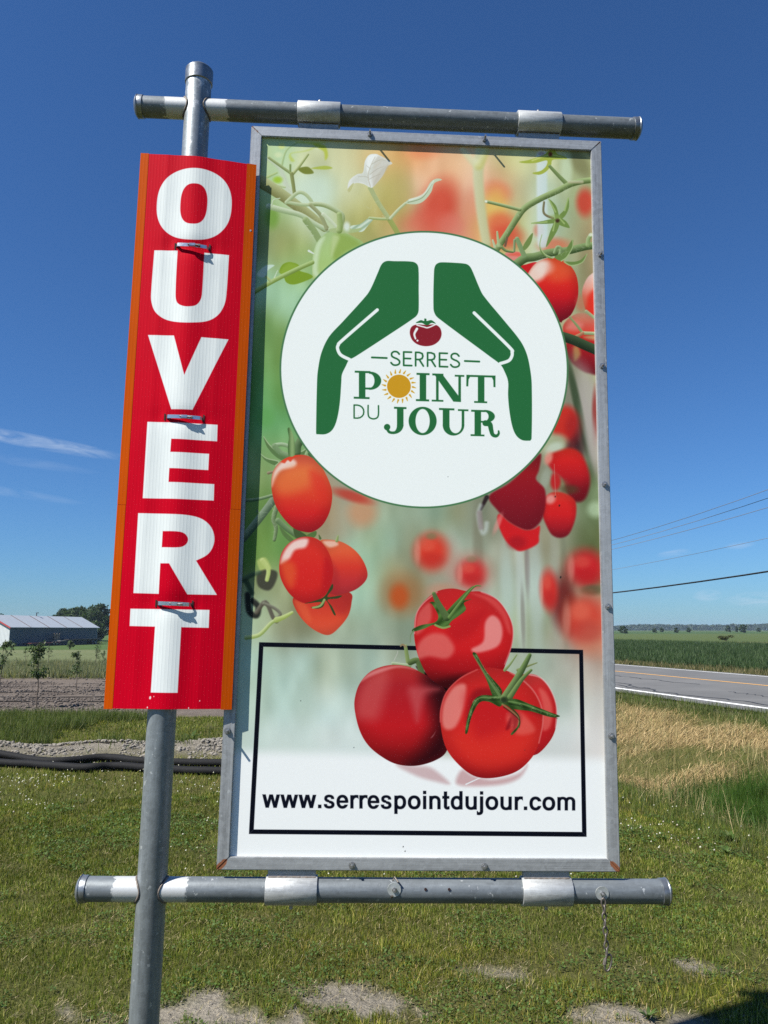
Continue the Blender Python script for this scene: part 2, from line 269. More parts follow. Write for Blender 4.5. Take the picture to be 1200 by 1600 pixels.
    for P in (((820, 445), (870, 490), (892, 560), (900, 590), (870, 600), (855, 530)), ((960, 435), (965, 500), (940, 560), (905, 590), (895, 560), (940, 510)), ((695, 618), (780, 600), (870, 585), (880, 612), (800, 622)), ((895, 580), (940, 600), (968, 640), (960, 652), (890, 625)), ((865, 600), (895, 620), (870, 690), (800, 790), (825, 690), (845, 640))):
        c.poly(Zb(*P), cup, .6); c.stroke(Zb(P[0], tuple(np.mean(P, 0))), .8, 1.2, (160, 182, 112), None, .8)
    bl(871, 344.5, 3.2, 3.2, (70, 46, 36)); bl(868, 339, 8, 4, (150, 174, 96), .5)
    c.poly(Zc((400, 205), (450, 180), (540, 165), (500, 260), (450, 300)), (206, 32, 36), .6); c.poly(Zc((265, 95), (330, 72), (400, 80), (405, 130), (360, 170)), (222, 140, 126), .8); c.poly(Zc((290, 100), (380, 78), (400, 110)), (228, 96, 76), 2.5, .8)
    c.stroke(Zb((480, 790), (510, 815), (560, 825)), 2.5, 1.5, (70, 88, 46), vl); c.stroke(Zb((447, 680), (452, 730), (460, 780)), 1.4, 2.6, (140, 160, 104), (200, 212, 170)); c.stroke(Zb((415, 740), (430, 790)), 1.4, 2, (160, 176, 130), (210, 216, 186)); c.stroke(Zb((520, 720), (505, 780)), 1.6, 1.8, (120, 92, 70))
    c.stroke(Zb((590, 910), (650, 870), (720, 860), (830, 830), (960, 815), (1090, 785), (1200, 775)), 7, 5.5, (62, 84, 44), (146, 168, 112)); c.stroke(Zb((590, 730), (615, 790), (645, 860)), 3.4, 4, (96, 122, 72), (166, 186, 140))
    c.stroke(Zb((572, 740), (570, 820)), 2, 1.6, (90, 112, 66), (170, 186, 146)); c.poly(Zb((705, 690), (690, 760), (650, 810), (632, 800), (640, 770), (680, 710)), (120, 142, 78), .6)
    c.stroke(Zb((1125, 700), (1105, 730), (1100, 775)), 3, 3.4, (110, 136, 76), (180, 196, 146)); bl(923, 367, 3, 2.5, (206, 210, 186))
    c.stroke(Zb((860, 830), (880, 790), (905, 800), (895, 850), (870, 870)), 2.4, 2.4, (96, 122, 70), (176, 194, 146))
    R1 = fruit(c, Zc((440, 330), (465, 255), (520, 180), (600, 135), (680, 125), (770, 150), (840, 210), (880, 290), (893, 400), (880, 500), (830, 610), (760, 660), (735, 672), (600, 600)), ((226, 80, 44), (226, 78, 48), (222, 44, 36), (206, 28, 36), (160, 22, 38), (128, 20, 36)), edge=.14)
    c.poly(Zc((450, 310), (480, 220), (560, 150), (640, 160), (630, 230), (590, 300), (520, 330)), (236, 214, 198), 6, .92, clip=R1); c.poly(Zc((640, 150), (740, 160), (820, 230), (800, 300), (700, 330), (640, 280)), (228, 92, 52), 10, .6, clip=R1); bl(850, 418, 14, 11, (232, 216, 204), .55)
    for P in (((770, 700), (755, 780), (790, 840), (850, 868), (820, 870), (765, 830), (752, 770)), ((990, 735), (990, 790), (950, 860), (910, 890), (860, 860), (930, 820)), ((1095, 838), (1060, 900), (980, 922), (930, 895), (1000, 895), (1050, 880))): c.poly(Zb(*P), (112, 138, 74), .6); c.stroke(Zb(*P[:4]), .5, 1, (168, 186, 130), None, .7)
    R2 = fruit(c, Zc((925, 430), (950, 330), (1000, 265), (1080, 240), (1150, 400), (1100, 640), (1030, 650), (960, 580)), ((226, 206, 196), (226, 160, 140), (224, 66, 44), (216, 40, 36)), 1.2, edge=.05); c.poly(Zc((970, 500), (1000, 420), (1080, 380), (1080, 620), (1020, 620)), (222, 52, 36), 5, .9, clip=R2)
    bl(908, 474, 8, 12, (196, 120, 90), .7, 0, 1)
    R3 = fruit(c, Zc((760, 720), (800, 650), (880, 600), (960, 600), (1060, 660), (1080, 900), (1000, 900), (800, 800)), ((206, 150, 120), (212, 90, 74), (222, 56, 42), (214, 44, 38)), 1.5, edge=.1); c.poly(Zc((790, 720), (850, 660), (930, 690), (900, 740), (820, 740)), (222, 140, 126), 5, .7, clip=R3)
    R4 = fruit(c, Zc((790, 850), (900, 800), (1080, 780), (1080, 1090), (980, 1110), (880, 1060), (810, 980)), ((214, 50, 38), (176, 30, 34), (140, 24, 36), (116, 22, 34)), 3, edge=.1); c.poly(Zc((850, 890), (890, 880), (910, 950), (860, 1000)), (196, 166, 90), 4, .7); c.poly(Zc((940, 800), (1060, 780), (1060, 830)), (196, 190, 130), 4, .7)
    c.stroke(Zc((820, 630), (880, 700), (930, 765)), 1.5, 2.4, (110, 126, 74), (170, 176, 130)); c.stroke(Zc((930, 765), (1060, 770)), 2.6, 2.6, (126, 142, 96), (196, 202, 160)); c.stroke(Zc((870, 800), (930, 768)), 3, 2.5, (160, 96, 70), (196, 150, 110)); c.stroke(Zc((960, 580), (1060, 660)), 2.4, 2.4, (130, 140, 100), (186, 190, 150))
    c.stroke(Zc((740, 790), (850, 825), (950, 870), (1090, 930)), 7.5, 7.5, (26, 40, 26), (74, 98, 66), .8)
    # --- right side, out of focus
    for a in ((894, 620, 16, 60, (128, 126, 110), .8, 0, 1), (920, 625, 16, 50, (176, 168, 160), .8, -.2, 1), (904, 640, 6, 90, (60, 78, 52), .85, -.22, .8), (930, 650, 5, 40, (150, 50, 46), .8, 0, .9), (925, 690, 10, 60, (176, 166, 160), .8, -.2, 1), (893, 690, 12, 24, (90, 32, 38), .85, -.3, 1), (905, 690, 8, 30, (50, 30, 36), .6, -.2, 1),
              (882, 662, 20, 28, (206, 46, 36), .95, .2, .5), (896, 668, 12, 22, (160, 36, 40), .6, 0, 1), (870, 690, 16, 12, (166, 176, 140), .9, 0, .9), (866, 700, 14, 8, (196, 206, 186), .8, -.4, .9), (850, 745, 14, 20, (140, 142, 118), .9, 0, .9), (935, 780, 14, 30, (130, 148, 108), .9, 0, 1), (930, 796, 12, 12, (176, 196, 160), .8, 0, 1)): bl(*a)
    for x, t, b, w, col in ((812, 850, 1000, 6, (196, 206, 200)), (822, 850, 920, 3, (120, 100, 100)), (835, 850, 990, 9, (190, 204, 198)), (790, 870, 960, 8, (186, 204, 194)), (866, 845, 990, 6, (170, 172, 156)), (705, 840, 905, 10, (176, 184, 168)), (880, 850, 980, 4, (120, 124, 100)), (745, 800, 900, 6, (126, 122, 100)), (815, 930, 1000, 2.5, (128, 122, 112))):
        c.blob(x+2, (t+b)/2, w*1.3, (b-t)*.62, col, .55, -.03, 1.)
    fruit(c, Zd((605, 740), (640, 690), (720, 660), (800, 640), (880, 670), (930, 750), (965, 860), (965, 960), (930, 1060), (870, 1090), (800, 1060), (740, 900), (650, 820)), ((214, 48, 36), (214, 36, 36), (190, 30, 38), (140, 24, 36), (120, 22, 34)), 4, edge=.1)
    bl(857, 716, 6, 10, (226, 160, 140), .8, .3, 1); bl(873, 756, 14, 8, (126, 120, 80), .5, 0, 1); bl(868, 752, 8, 14, (200, 32, 36), .9, 0, .7); bl(852, 748, 7, 16, (160, 166, 146), .9, .2, .9); bl(890, 765, 14, 7, (86, 70, 44), .7, 0, 1)
    Q = fruit(c, Zd((572, 1130), (590, 1060), (640, 1015), (710, 1005), (790, 1030), (845, 1080), (855, 1170), (835, 1270), (790, 1360), (720, 1388), (650, 1360), (600, 1270), (575, 1200)), ((222, 66, 50), (220, 40, 38), (212, 34, 38), (176, 30, 40), (130, 26, 40)), 2.4, edge=.12); bl(860, 780, 8, 7, (228, 160, 150), .85, -.6, 1)
    fruit(c, Zd((130, 1040), (300, 930), (480, 760), (560, 690), (545, 820), (520, 900), (590, 980), (600, 1100), (570, 1230), (500, 1310), (420, 1320), (300, 1260), (200, 1160)), ((128, 28, 36), (160, 28, 36), (150, 24, 38), (134, 24, 38), (122, 24, 38)), 2.6, edge=.06)
    S = Zd((200, 1260), (215, 1190), (300, 1260), (420, 1320), (500, 1315), (550, 1290), (545, 1370), (530, 1440), (400, 1498), (330, 1470), (260, 1400)); c.poly(S, (212, 32, 38), 2.4); bl(808, 848, 14, 10, (160, 26, 38), .6, 0, 1); bl(778, 818, 4, 16, (226, 150, 140), .6, .4, 1)
    c.stroke(Zd((110, 1050), (60, 1150)), 3.5, 2, (44, 30, 34), None, 2, .9); c.stroke(Zd((60, 1120), (40, 1200), (70, 1340), (100, 1330), (110, 1270)), 3, 3.6, (186, 196, 190), (210, 216, 212), 3.5, .6); c.stroke(Zd((50, 1180), (62, 1300)), 4, 4, (146, 128, 128), None, 2.5, .6)
    for a in ((566, 800, 22, 22, (200, 150, 112), .85, 0, 1), (550, 775, 30, 8, (196, 60, 46), .8, .3, 1), (680, 866, 29, 29, (206, 92, 72), .35, 0, 1.1), (674, 862, 24, 26, (222, 62, 44), .95, 0, .95), (735, 896, 30, 28, (206, 104, 92), .55, 0, 1.1), (737, 896, 20, 20, (212, 44, 44), .9, 0, 1), (628, 928, 30, 30, (166, 110, 66), .7, 0, 1.1), (624, 932, 14, 18, (196, 84, 34), .85, 0, 1), (690, 925, 22, 14, (206, 140, 112), .6, 0, 1),
              (912, 890, 30, 30, (206, 80, 66), .5, 0, 1), (916, 888, 26, 26, (206, 36, 42), .95, 0, .95), (880, 940, 18, 40, (120, 34, 34), .85, 0, 1), (858, 922, 13, 30, (214, 50, 44), .95, -.05, .9), (890, 960, 12, 30, (110, 50, 40), .8, 0, .9), (925, 922, 16, 8, (96, 92, 64), .8, 0, .9), (914, 968, 32, 38, (212, 74, 56), .95, 0, .9), (908, 958, 14, 14, (222, 96, 74), .5, 0, 1), (925, 1000, 24, 26, (206, 130, 100), .6, 0, 1)): bl(*a)
    for x, y, rx, ry in ((674, 862, 24, 26), (737, 896, 20, 20), (916, 888, 26, 26), (858, 922, 13, 30), (914, 968, 32, 38)):
        bl(x-rx*.25, y-ry*.38, rx*.5, ry*.34, (230, 120, 92), .35, 0, 1.); bl(x+rx*.1, y+ry*.5, rx*.75, ry*.42, (170, 32, 36), .3, 0, 1.); bl(x-rx*.9, y, rx*.2, ry*.7, (224, 170, 150), .4, 0, 1.)
    bl(674, 838, 8, 5, (120, 130, 90), .6, 0, 1.); bl(737, 874, 8, 5, (130, 130, 95), .5, 0, 1.)
    # --- left cluster of plum tomatoes
    bl(414, 652, 14, 16, (104, 166, 92), .8, 0, 1)
    c.poly(Ze((95, 1020), (150, 1000), (190, 1070), (200, 1130), (140, 1130), (110, 1080)), (176, 190, 110), 2, .9); c.poly(Ze((95, 1110), (150, 1080), (220, 1090), (230, 1130), (200, 1200), (160, 1222), (100, 1190)), (66, 66, 56), 2.5, .9); c.stroke(Ze((130, 1020), (170, 1080), (160, 1150)), 4, 3, (170, 186, 104), (200, 210, 140), 1.4)
    c.stroke(Ze((30, 1250), (40, 1360), (90, 1390), (100, 1330), (60, 1290)), 4.5, 4.5, (34, 36, 34), (54, 56, 52), 2.5, .95); c.stroke(Ze((90, 1370), (150, 1300), (200, 1400), (225, 1430)), 3.4, 3, (80, 74, 62), (126, 122, 106), 1.6); c.stroke(Ze((140, 1310), (210, 1340), (250, 1380), (220, 1420)), 2.5, 2.5, (96, 92, 78), (150, 150, 130), 1.4)
    c.stroke(Ze((20, 1540), (110, 1520), (190, 1440), (250, 1410), (330, 1370)), 3.4, 2.2, (140, 160, 84), (206, 216, 158), 1); c.stroke(Ze((225, 1420), (280, 1400), (330, 1372)), 4.5, 1.6, (150, 166, 84), (196, 208, 136), .9)
    c.stroke(Ze((0, 1150), (50, 1120), (110, 1100)), 4, 3, (60, 80, 60), (90, 110, 86), 2.5, .8); c.stroke(Ze((20, 1160), (60, 1240)), 4, 3.5, (54, 74, 56), None, 2.5, .8)
    c.stroke(Ze((0, 870), (90, 760), (160, 670), (210, 600)), 6, 6, (72, 94, 70), (146, 164, 136)); c.stroke(Ze((0, 615), (100, 605), (200, 578)), 2.6, 2.4, (70, 98, 62), (160, 178, 140)); c.stroke(Ze((90, 690), (98, 680), (105, 700), (108, 730)), 1, .8, (110, 130, 100)); c.stroke(Ze((170, 428), (200, 420)), 2.4, 2, (110, 96, 70), (170, 160, 130))
    c.stroke(Ze((225, 660), (205, 740), (222, 800), (210, 880)), 4, 2.6, (76, 98, 60), (160, 178, 136)); c.stroke(Ze((235, 750), (290, 800), (360, 850)), 4.5, 4, (70, 98, 60), (150, 172, 126)); c.poly(Ze((245, 790), (300, 840), (340, 880), (320, 895), (270, 850)), (96, 124, 72), .6)
    c.poly(Ze((340, 800), (400, 830), (430, 860), (360, 870)), (74, 96, 56), .6); c.poly(Ze((430, 850), (490, 820), (492, 850), (460, 870)), (90, 120, 66), .6)
    P4 = fruit(c, Ze((335, 1280), (360, 1360), (420, 1440), (500, 1500), (580, 1522), (650, 1470), (710, 1390), (732, 1300), (725, 1240), (600, 1200), (400, 1240)), ((196, 52, 42), (208, 62, 46), (222, 78, 50), (220, 86, 60)), .8, edge=.12); c.poly(Ze((345, 1290), (420, 1310), (460, 1420), (430, 1430), (370, 1350)), (226, 96, 60), 5, .7, clip=P4); c.poly(Ze((560, 1260), (730, 1240), (720, 1340), (650, 1380)), (176, 44, 44), 8, .6, clip=P4)
    P3 = fruit(c, Ze((520, 885), (600, 880), (680, 900), (760, 955), (815, 1030), (840, 1110), (820, 1165), (760, 1215), (690, 1240), (620, 1250), (560, 1200), (560, 950)), ((230, 112, 72), (226, 92, 56), (218, 60, 46), (196, 52, 54), (180, 50, 56)), .7, edge=.1); c.poly(Ze((540, 890), (620, 888), (640, 915), (580, 930)), (232, 196, 176), 3, .85, clip=P3); c.poly(Ze((560, 1000), (640, 1100), (640, 1240), (560, 1200)), (176, 44, 48), 7, .6, clip=P3)
    c.stroke(Ze((632, 885), (640, 852)), 2.6, 1, (120, 140, 80), (176, 190, 130)); c.stroke(Ze((520, 870), (512, 848)), 2, .8, (90, 110, 66))
    P2 = fruit(c, Ze((243, 1080), (255, 980), (300, 910), (370, 868), (440, 858), (510, 880), (560, 935), (595, 1010), (607, 1090), (595, 1170), (560, 1240), (500, 1290), (430, 1308), (370, 1290), (310, 1240), (262, 1160)), ((222, 56, 46), (220, 50, 40), (218, 42, 38), (214, 40, 36), (196, 34, 38)), .6, edge=.12)
    c.poly(Ze((252, 1040), (275, 960), (330, 895), (400, 870), (440, 880), (420, 930), (350, 950), (310, 1010)), (238, 222, 212), 4, .88, clip=P2); c.poly(Ze((255, 1040), (330, 1030), (360, 1100), (330, 1200), (280, 1150)), (226, 92, 48), 8, .75, clip=P2); c.poly(Ze((560, 1000), (604, 1080), (590, 1180), (540, 1240), (540, 1100)), (188, 22, 34), 6, .6, clip=P2)
    c.poly(Ze((415, 1310), (480, 1292), (550, 1260), (600, 1180), (605, 1210), (570, 1265), (664, 1255), (640, 1275), (570, 1285), (600, 1330), (625, 1385), (610, 1382), (575, 1310), (555, 1290), (540, 1330), (500, 1345), (458, 1335), (500, 1325), (525, 1300)), (58, 74, 40), .5); c.stroke(Ze((470, 1338), (520, 1325), (548, 1285)), 1.4, 1.8, (150, 168, 106), None)
    for P in (((138, 182), (180, 240), (240, 290), (300, 315), (270, 345), (210, 310), (160, 250)), ((118, 300), (160, 330), (240, 350), (220, 378), (150, 345)), ((360, 290), (400, 280), (435, 258), (420, 300), (370, 308))): c.poly(Ze(*P), (98, 128, 78), .5); c.stroke(Ze(*P[:4]), .6, 1.2, (166, 186, 142), None, .7)
    c.stroke(Ze((215, 240), (260, 235), (300, 245), (320, 260)), 3.2, 3, (110, 138, 92), (186, 204, 170)); c.stroke(Ze((210, 245), (250, 290), (300, 310)), 4, 4.5, (96, 126, 80), (150, 174, 132)); c.stroke(Ze((400, 190), (370, 240), (365, 290)), 6, 5.5, (58, 84, 48), (126, 150, 106)); c.stroke(Ze((450, 300), (480, 330)), 3, 3, (80, 106, 66))
    P1 = fruit(c, Ze((190, 490), (205, 410), (260, 345), (340, 310), (430, 310), (510, 360), (560, 440), (595, 530), (600, 610), (580, 700), (535, 780), (470, 825), (410, 825), (340, 800), (270, 730), (220, 650), (197, 570)), ((226, 96, 70), (230, 110, 66), (224, 70, 44), (214, 38, 38), (176, 28, 40)), .6, edge=.14)
    c.poly(Ze((192, 520), (205, 425), (262, 352), (330, 335), (360, 360), (340, 390), (260, 410), (225, 450)), (238, 224, 214), 4, .85, clip=P1); c.poly(Ze((215, 480), (320, 400), (420, 380), (470, 420), (430, 520), (320, 570), (240, 560)), (228, 122, 62), 12, .65, clip=P1); c.poly(Ze((450, 420), (540, 440), (590, 550), (560, 640), (490, 560)), (222, 52, 40), 9, .6, clip=P1)
    c.poly(Ze((255, 350), (280, 362), (300, 340), (320, 352), (345, 325), (400, 312), (350, 308), (290, 325)), (226, 70, 40), 1.4, .9, clip=P1)
    c.poly(Ze((300, 130), (318, 128), (345, 200), (352, 300), (310, 315), (302, 250), (308, 190)), lambda X, Y: np.stack([.40+.16*np.sin(X*.35-1.2), .52+.14*np.sin(X*.35-1.2), .32+.12*np.sin(X*.35-1.2)], -1).astype(np.float32), .5)
    rh_ = np.random.default_rng(4)
    # --- pile of tomatoes and its black frame
    F = [(405, 1003.5), (911, 1015.5), (916.5, 1307.5), (389, 1303)]; G = [(411.5, 1010.5), (905, 1022), (909.5, 1300), (396.5, 1296)]
    for i in range(4): c.poly([F[i], F[(i+1) % 4], G[(i+1) % 4], G[i]], INK, .5, smooth=False)
    c.poly(ZD((300, 985), (400, 990), (480, 1000), (575, 1080), (500, 1070), (400, 1040)), (196, 160, 160), 5, .75); c.poly(ZD((610, 1080), (640, 1010), (700, 1040), (800, 1060), (930, 1030), (980, 985), (940, 1050), (850, 1085), (700, 1095)), (190, 140, 140), 5, .7); c.stroke(ZD((660, 1085), (740, 1048)), 1, .6, (228, 232, 232))
    c.poly(ZD((400, 470), (480, 520), (600, 560), (560, 640), (470, 560)), (24, 6, 10), 2)
    c.stroke(ZD((345, 365), (352, 410), (362, 470)), 2.6, 3.4, (96, 116, 62), (166, 182, 120), .5); c.stroke(ZD((320, 365), (330, 357), (345, 368)), 1.2, 1.6, (150, 130, 96)); c.stroke(ZD((280, 455), (330, 462), (370, 465)), 2.6, 2.4, (130, 150, 100), (196, 206, 176)); c.stroke(ZD((285, 440), (300, 410), (305, 390)), .4, .3, (200, 196, 186))
    c.stroke(ZD((370, 450), (405, 440), (420, 470), (432, 520)), 4.5, 4.5, (58, 76, 40), (120, 140, 84), .5)
    T1 = fruit(c, ZD((80, 690), (85, 620), (110, 555), (160, 500), (230, 470), (300, 463), (370, 475), (440, 510), (500, 545), (555, 600), (570, 700), (575, 800), (560, 910), (500, 960), (400, 988), (300, 980), (220, 940), (150, 880), (105, 800)), ((190, 52, 48), (176, 34, 42), (186, 28, 38), (196, 26, 34), (180, 24, 30), (130, 14, 22)), .45, centre=(617, 1100), edge=.16)
    c.poly(ZD((450, 520), (575, 560), (590, 900), (480, 985), (360, 992), (440, 900), (500, 780), (470, 640)), (48, 6, 14), 22, .95, clip=T1); c.poly(ZD((85, 720), (95, 620), (140, 540), (230, 490), (260, 540), (235, 640), (200, 740), (130, 750)), (206, 96, 92), 14, .6, clip=T1); c.poly(ZD((362, 588), (430, 575), (520, 590), (450, 620), (425, 700), (405, 760), (380, 680)), (196, 84, 86), 9, .75, clip=T1); c.poly(ZD((100, 560), (170, 498), (300, 466), (400, 488), (300, 478), (170, 520)), (226, 150, 146), 3, .7, clip=T1)
    c.poly(ZD((475, 845), (495, 820), (505, 805), (490, 835)), (170, 120, 120), .8, .6, clip=T1)
    T2 = fruit(c, ZD((390, 270), (400, 200), (440, 135), (510, 80), (590, 65), (670, 80), (740, 82), (820, 120), (875, 190), (905, 270), (900, 360), (870, 450), (840, 510), (760, 560), (620, 590), (560, 585), (470, 530), (420, 440), (395, 350)), ((208, 44, 46), (206, 38, 40), (214, 36, 38), (210, 30, 34), (170, 20, 28), (70, 8, 14)), .45, edge=.1)
    c.poly(ZD((400, 300), (410, 200), (470, 140), (480, 220), (440, 280)), (222, 110, 102), 4, .65, clip=T2); c.poly(ZD((405, 430), (415, 350), (480, 300), (560, 310), (600, 380), (560, 430), (470, 420)), (224, 122, 112), 5, .7, clip=T2); c.poly(ZD((760, 240), (800, 205), (840, 240), (850, 310), (820, 370), (720, 400), (690, 380), (750, 340)), (232, 160, 152), 3.5, .8, clip=T2)
    c.poly(ZD((560, 260), (640, 220), (760, 180), (720, 280), (640, 330), (590, 330)), (186, 24, 32), 10, .6, clip=T2); c.poly(ZD((690, 90), (800, 115), (870, 190), (895, 290), (880, 290), (840, 200), (770, 130)), (222, 84, 80), 4, .7, clip=T2); c.stroke(ZD((740, 83), (820, 120), (876, 190), (904, 270), (898, 360), (862, 460)), 1., .8, (232, 190, 188), None, 1.2, .55); c.stroke(ZD((392, 300), (402, 200), (442, 138), (510, 84)), .9, .9, (228, 170, 166), None, .9, .7)
    c.poly(ZD((500, 560), (640, 520), (760, 530), (720, 570), (600, 600)), (60, 6, 12), 9, .85, clip=T2); c.poly(ZD((520, 90), (600, 72), (670, 85), (620, 140), (540, 170)), (206, 36, 38), 5, .6, clip=T2)
    c.poly(ZD((385, 275), (430, 255), (500, 240), (515, 205), (485, 150), (470, 140), (500, 138), (545, 205), (555, 190), (600, 140), (670, 72), (700, 52), (680, 85), (650, 125), (690, 120), (650, 140), (660, 175), (620, 210), (585, 235), (560, 268), (520, 270), (490, 255), (440, 275), (385, 290)), lambda X, Y: np.stack([.27+.08*np.sin(X*.25+Y*.3), .40+.09*np.sin(X*.25+Y*.3), .18+.06*np.sin(X*.25+Y*.3)], -1).astype(np.float32), .45)
    c.stroke(ZD((493, 92), (520, 150), (560, 215)), 3, 6, (48, 70, 36), (128, 154, 92), .5); c.stroke(ZD((575, 215), (630, 140), (700, 58), (738, 52)), 3, .6, (70, 100, 46), (130, 160, 90), .5); c.stroke(ZD((388, 285), (372, 310), (370, 345)), 1, .4, (120, 140, 96)); c.stroke(ZD((500, 255), (540, 270), (575, 262)), 1.6, 1.6, (140, 160, 92), None, .7)
    T4 = fruit(c, ZD((950, 520), (1000, 510), (1050, 530), (1100, 590), (1132, 680), (1128, 790), (1090, 870), (1020, 932), (950, 900), (940, 600)), ((206, 60, 56), (206, 40, 42), (204, 34, 36), (190, 28, 34), (176, 26, 32)), .45, edge=.12); c.poly(ZD((1040, 590), (1080, 610), (1110, 690), (1100, 780), (1060, 800), (1060, 680)), (226, 116, 104), 4, .6, clip=T4); c.stroke(ZD((985, 512), (1050, 531), (1100, 590), (1131, 680), (1127, 790)), 1.2, .8, (232, 200, 196), None, 1.2, .65)
    T3 = fruit(c, ZD((525, 750), (530, 680), (560, 600), (630, 530), (720, 485), (800, 478), (890, 500), (960, 545), (1020, 610), (1055, 690), (1060, 770), (1040, 870), (1000, 950), (920, 1020), (800, 1052), (700, 1040), (610, 970), (550, 880)), ((200, 40, 40), (214, 40, 38), (212, 36, 36), (218, 44, 38), (212, 36, 34), (160, 20, 26)), .45, edge=.12)
    c.poly(ZD((535, 760), (545, 660), (600, 575), (660, 570), (650, 680), (610, 780), (560, 800)), (232, 152, 140), 4.5, .75, clip=T3); c.poly(ZD((660, 620), (760, 600), (880, 640), (900, 760), (800, 830), (720, 840), (680, 740)), (190, 24, 32), 14, .55, clip=T3); c.poly(ZD((870, 740), (900, 700), (960, 720), (1020, 800), (960, 830), (900, 810)), (228, 112, 98), 5, .6, clip=T3); c.poly(ZD((600, 850), (720, 860), (900, 850), (1000, 840), (940, 960), (800, 1010), (680, 980)), (222, 54, 40), 14, .6, clip=T3)
    c.poly(ZD((868, 800), (880, 760), (895, 740), (890, 790)), (140, 14, 26), 3, .8, clip=T3); c.stroke(ZD((890, 502), (960, 546), (1020, 610), (1055, 690), (1060, 770), (1040, 870)), 1.1, .8, (230, 160, 152), None, 1.4, .6); c.stroke(ZD((526, 760), (532, 680), (562, 602), (632, 532), (720, 487)), 1, 1, (222, 110, 104), None, 1.2, .6)
    c.poly(ZD((830, 590), (700, 600), (660, 760), (690, 700), (730, 640), (840, 660), (880, 690), (900, 760), (905, 820), (945, 740), (920, 690), (1060, 730), (1130, 740), (1000, 690), (890, 640)), (120, 14, 24), 6, .55, clip=T3)
    c.stroke(ZD((862, 490), (890, 460), (925, 410)), 2.4, .8, (110, 128, 76), (160, 176, 120), .5); c.stroke(ZD((930, 490), (980, 470), (1030, 452)), 2.4, .8, (110, 120, 70), (150, 160, 110), .5)
    leafg = lambda X, Y: np.stack([.22+.05*np.sin(X*.31-Y*.22), .34+.06*np.sin(X*.31-Y*.22), .15+.04*np.sin(X*.31-Y*.22)], -1).astype(np.float32)
    for P in (((695, 408), (715, 405), (760, 490), (845, 590), (830, 630), (800, 625), (775, 560), (740, 480)), ((850, 620), (800, 622), (740, 622), (700, 650), (670, 730), (656, 812), (668, 815), (690, 730), (730, 660), (780, 655), (840, 680)), ((840, 660), (880, 680), (935, 735), (930, 780), (895, 820), (905, 825), (940, 780), (938, 730), (905, 690), (870, 650)), ((870, 650), (920, 640), (1000, 670), (1100, 710), (1150, 730), (1100, 735), (1000, 705), (900, 690))): c.poly(ZD(*P), leafg, .4)
    for v_ in (((712, 412), (765, 500), (838, 605)), ((845, 630), (790, 632), (735, 634), (705, 660), (676, 735), (662, 800)), ((850, 668), (900, 705), (934, 740), (932, 775)), ((880, 652), (960, 668), (1060, 704), (1130, 728))): c.stroke(ZD(*v_), 1.3, .5, (126, 156, 92), None, 1.1, .75); c.stroke(ZD(*[(x_+6, y_+14) for x_, y_ in v_]), .9, .4, (26, 40, 20), None, .9, .6)
    for _ in range(60):
        t_ = rh_.random(); q_ = (((712, 412), (838, 605)), ((845, 630), (700, 650)), ((700, 650), (662, 800)), ((880, 652), (1130, 728)))[_ % 4]; x_, y_ = q_[0][0]+(q_[1][0]-q_[0][0])*t_, q_[0][1]+(q_[1][1]-q_[0][1])*t_; a_ = rh_.uniform(0, 6.28); c.stroke(ZD((x_, y_), (x_+12*np.cos(a_), y_+12*np.sin(a_))), .22, .1, (190, 200, 160), None, .4, .5)
    c.stroke(ZD((992, 412), (940, 510), (860, 640)), 3, 7, (56, 78, 42), (136, 160, 98), .5); c.stroke(ZD((1000, 490), (950, 540), (890, 630)), 2, 4.5, (70, 92, 50), (140, 164, 98), .5); c.stroke(ZD((700, 412), (760, 510), (835, 620)), 1, 2.4, (120, 148, 92), None, .8, .7); c.blob(787, 1093, 5, 4, (34, 48, 28), .8)
    r_ = np.random.default_rng(9)
    for T, n_ in ((P1, 26), (P2, 30), (T3, 40), (T2, 30), (T1, 24), (R1, 12)):
        lo, hi = T.min(0), T.max(0)
        for _ in range(n_):
            x_, y_ = lo+(hi-lo)*r_.uniform(.15, .85, 2); bl(x_, y_, r_.uniform(.3, .6), r_.uniform(.3, .6), (236, 170, 150), .35, 0, .8)
    for pa, pb, n_ in (((565, 318), (606, 342), 10), ((578, 293), (606, 340), 8), ((815, 330), (900, 290), 26), ((775, 395), (812, 330), 16), ((830, 405), (925, 385), 22), ((385, 840), (428, 780), 12), ((425, 790), (432, 845), 10), ((412, 300), (500, 350), 18), ((440, 300), (455, 250), 8)):
        for _ in range(n_):
            t_ = r_.random(); x_, y_ = pa[0]+(pb[0]-pa[0])*t_, pa[1]+(pb[1]-pa[1])*t_; a_ = r_.uniform(0, 6.28); l_ = r_.uniform(4, 8); c.stroke([(x_, y_), (x_+np.cos(a_)*l_, y_+np.sin(a_)*l_)], .25, .1, (200, 206, 180), None, .5, .4)
    g_ = c.C.mean(-1, keepdims=True); c.C = np.clip(g_+(c.C-g_)*.95, 0, 1); k_ = sstep(.80, .92, c.C.min(-1))[..., None]; c.C = c.C*k_+(c.C**1.09)*(1-k_)
    # --- web address
    adv = dict(zip('w.serpointdujcm', (778, 278, 556, 556, 389, 611, 611, 278, 611, 333, 611, 611, 278, 556, 889)))
    txt = 'www.serrespointdujour.com'; tot = sum(adv[q] for q in txt)/519.; x0, x1 = 409.5, 901.; y0, y1 = 1262., 1266.5; sx = (x1-x0)/tot; sy = 20.8
    box = lambda x, y, a, b, p, q: np.maximum(np.maximum(a-x, x-p), np.maximum(b-y, y-q))
    def ring(x, y, cx, cy, rx, ry, tx, ty, e=2.2):
        f = lambda a, b: ((np.abs((x-cx)/a)**e+np.abs((y-cy)/b)**e)**(1/e)-1)*min(a, b)
        return np.maximum(f(rx, ry), -f(rx-tx, ry-ty))
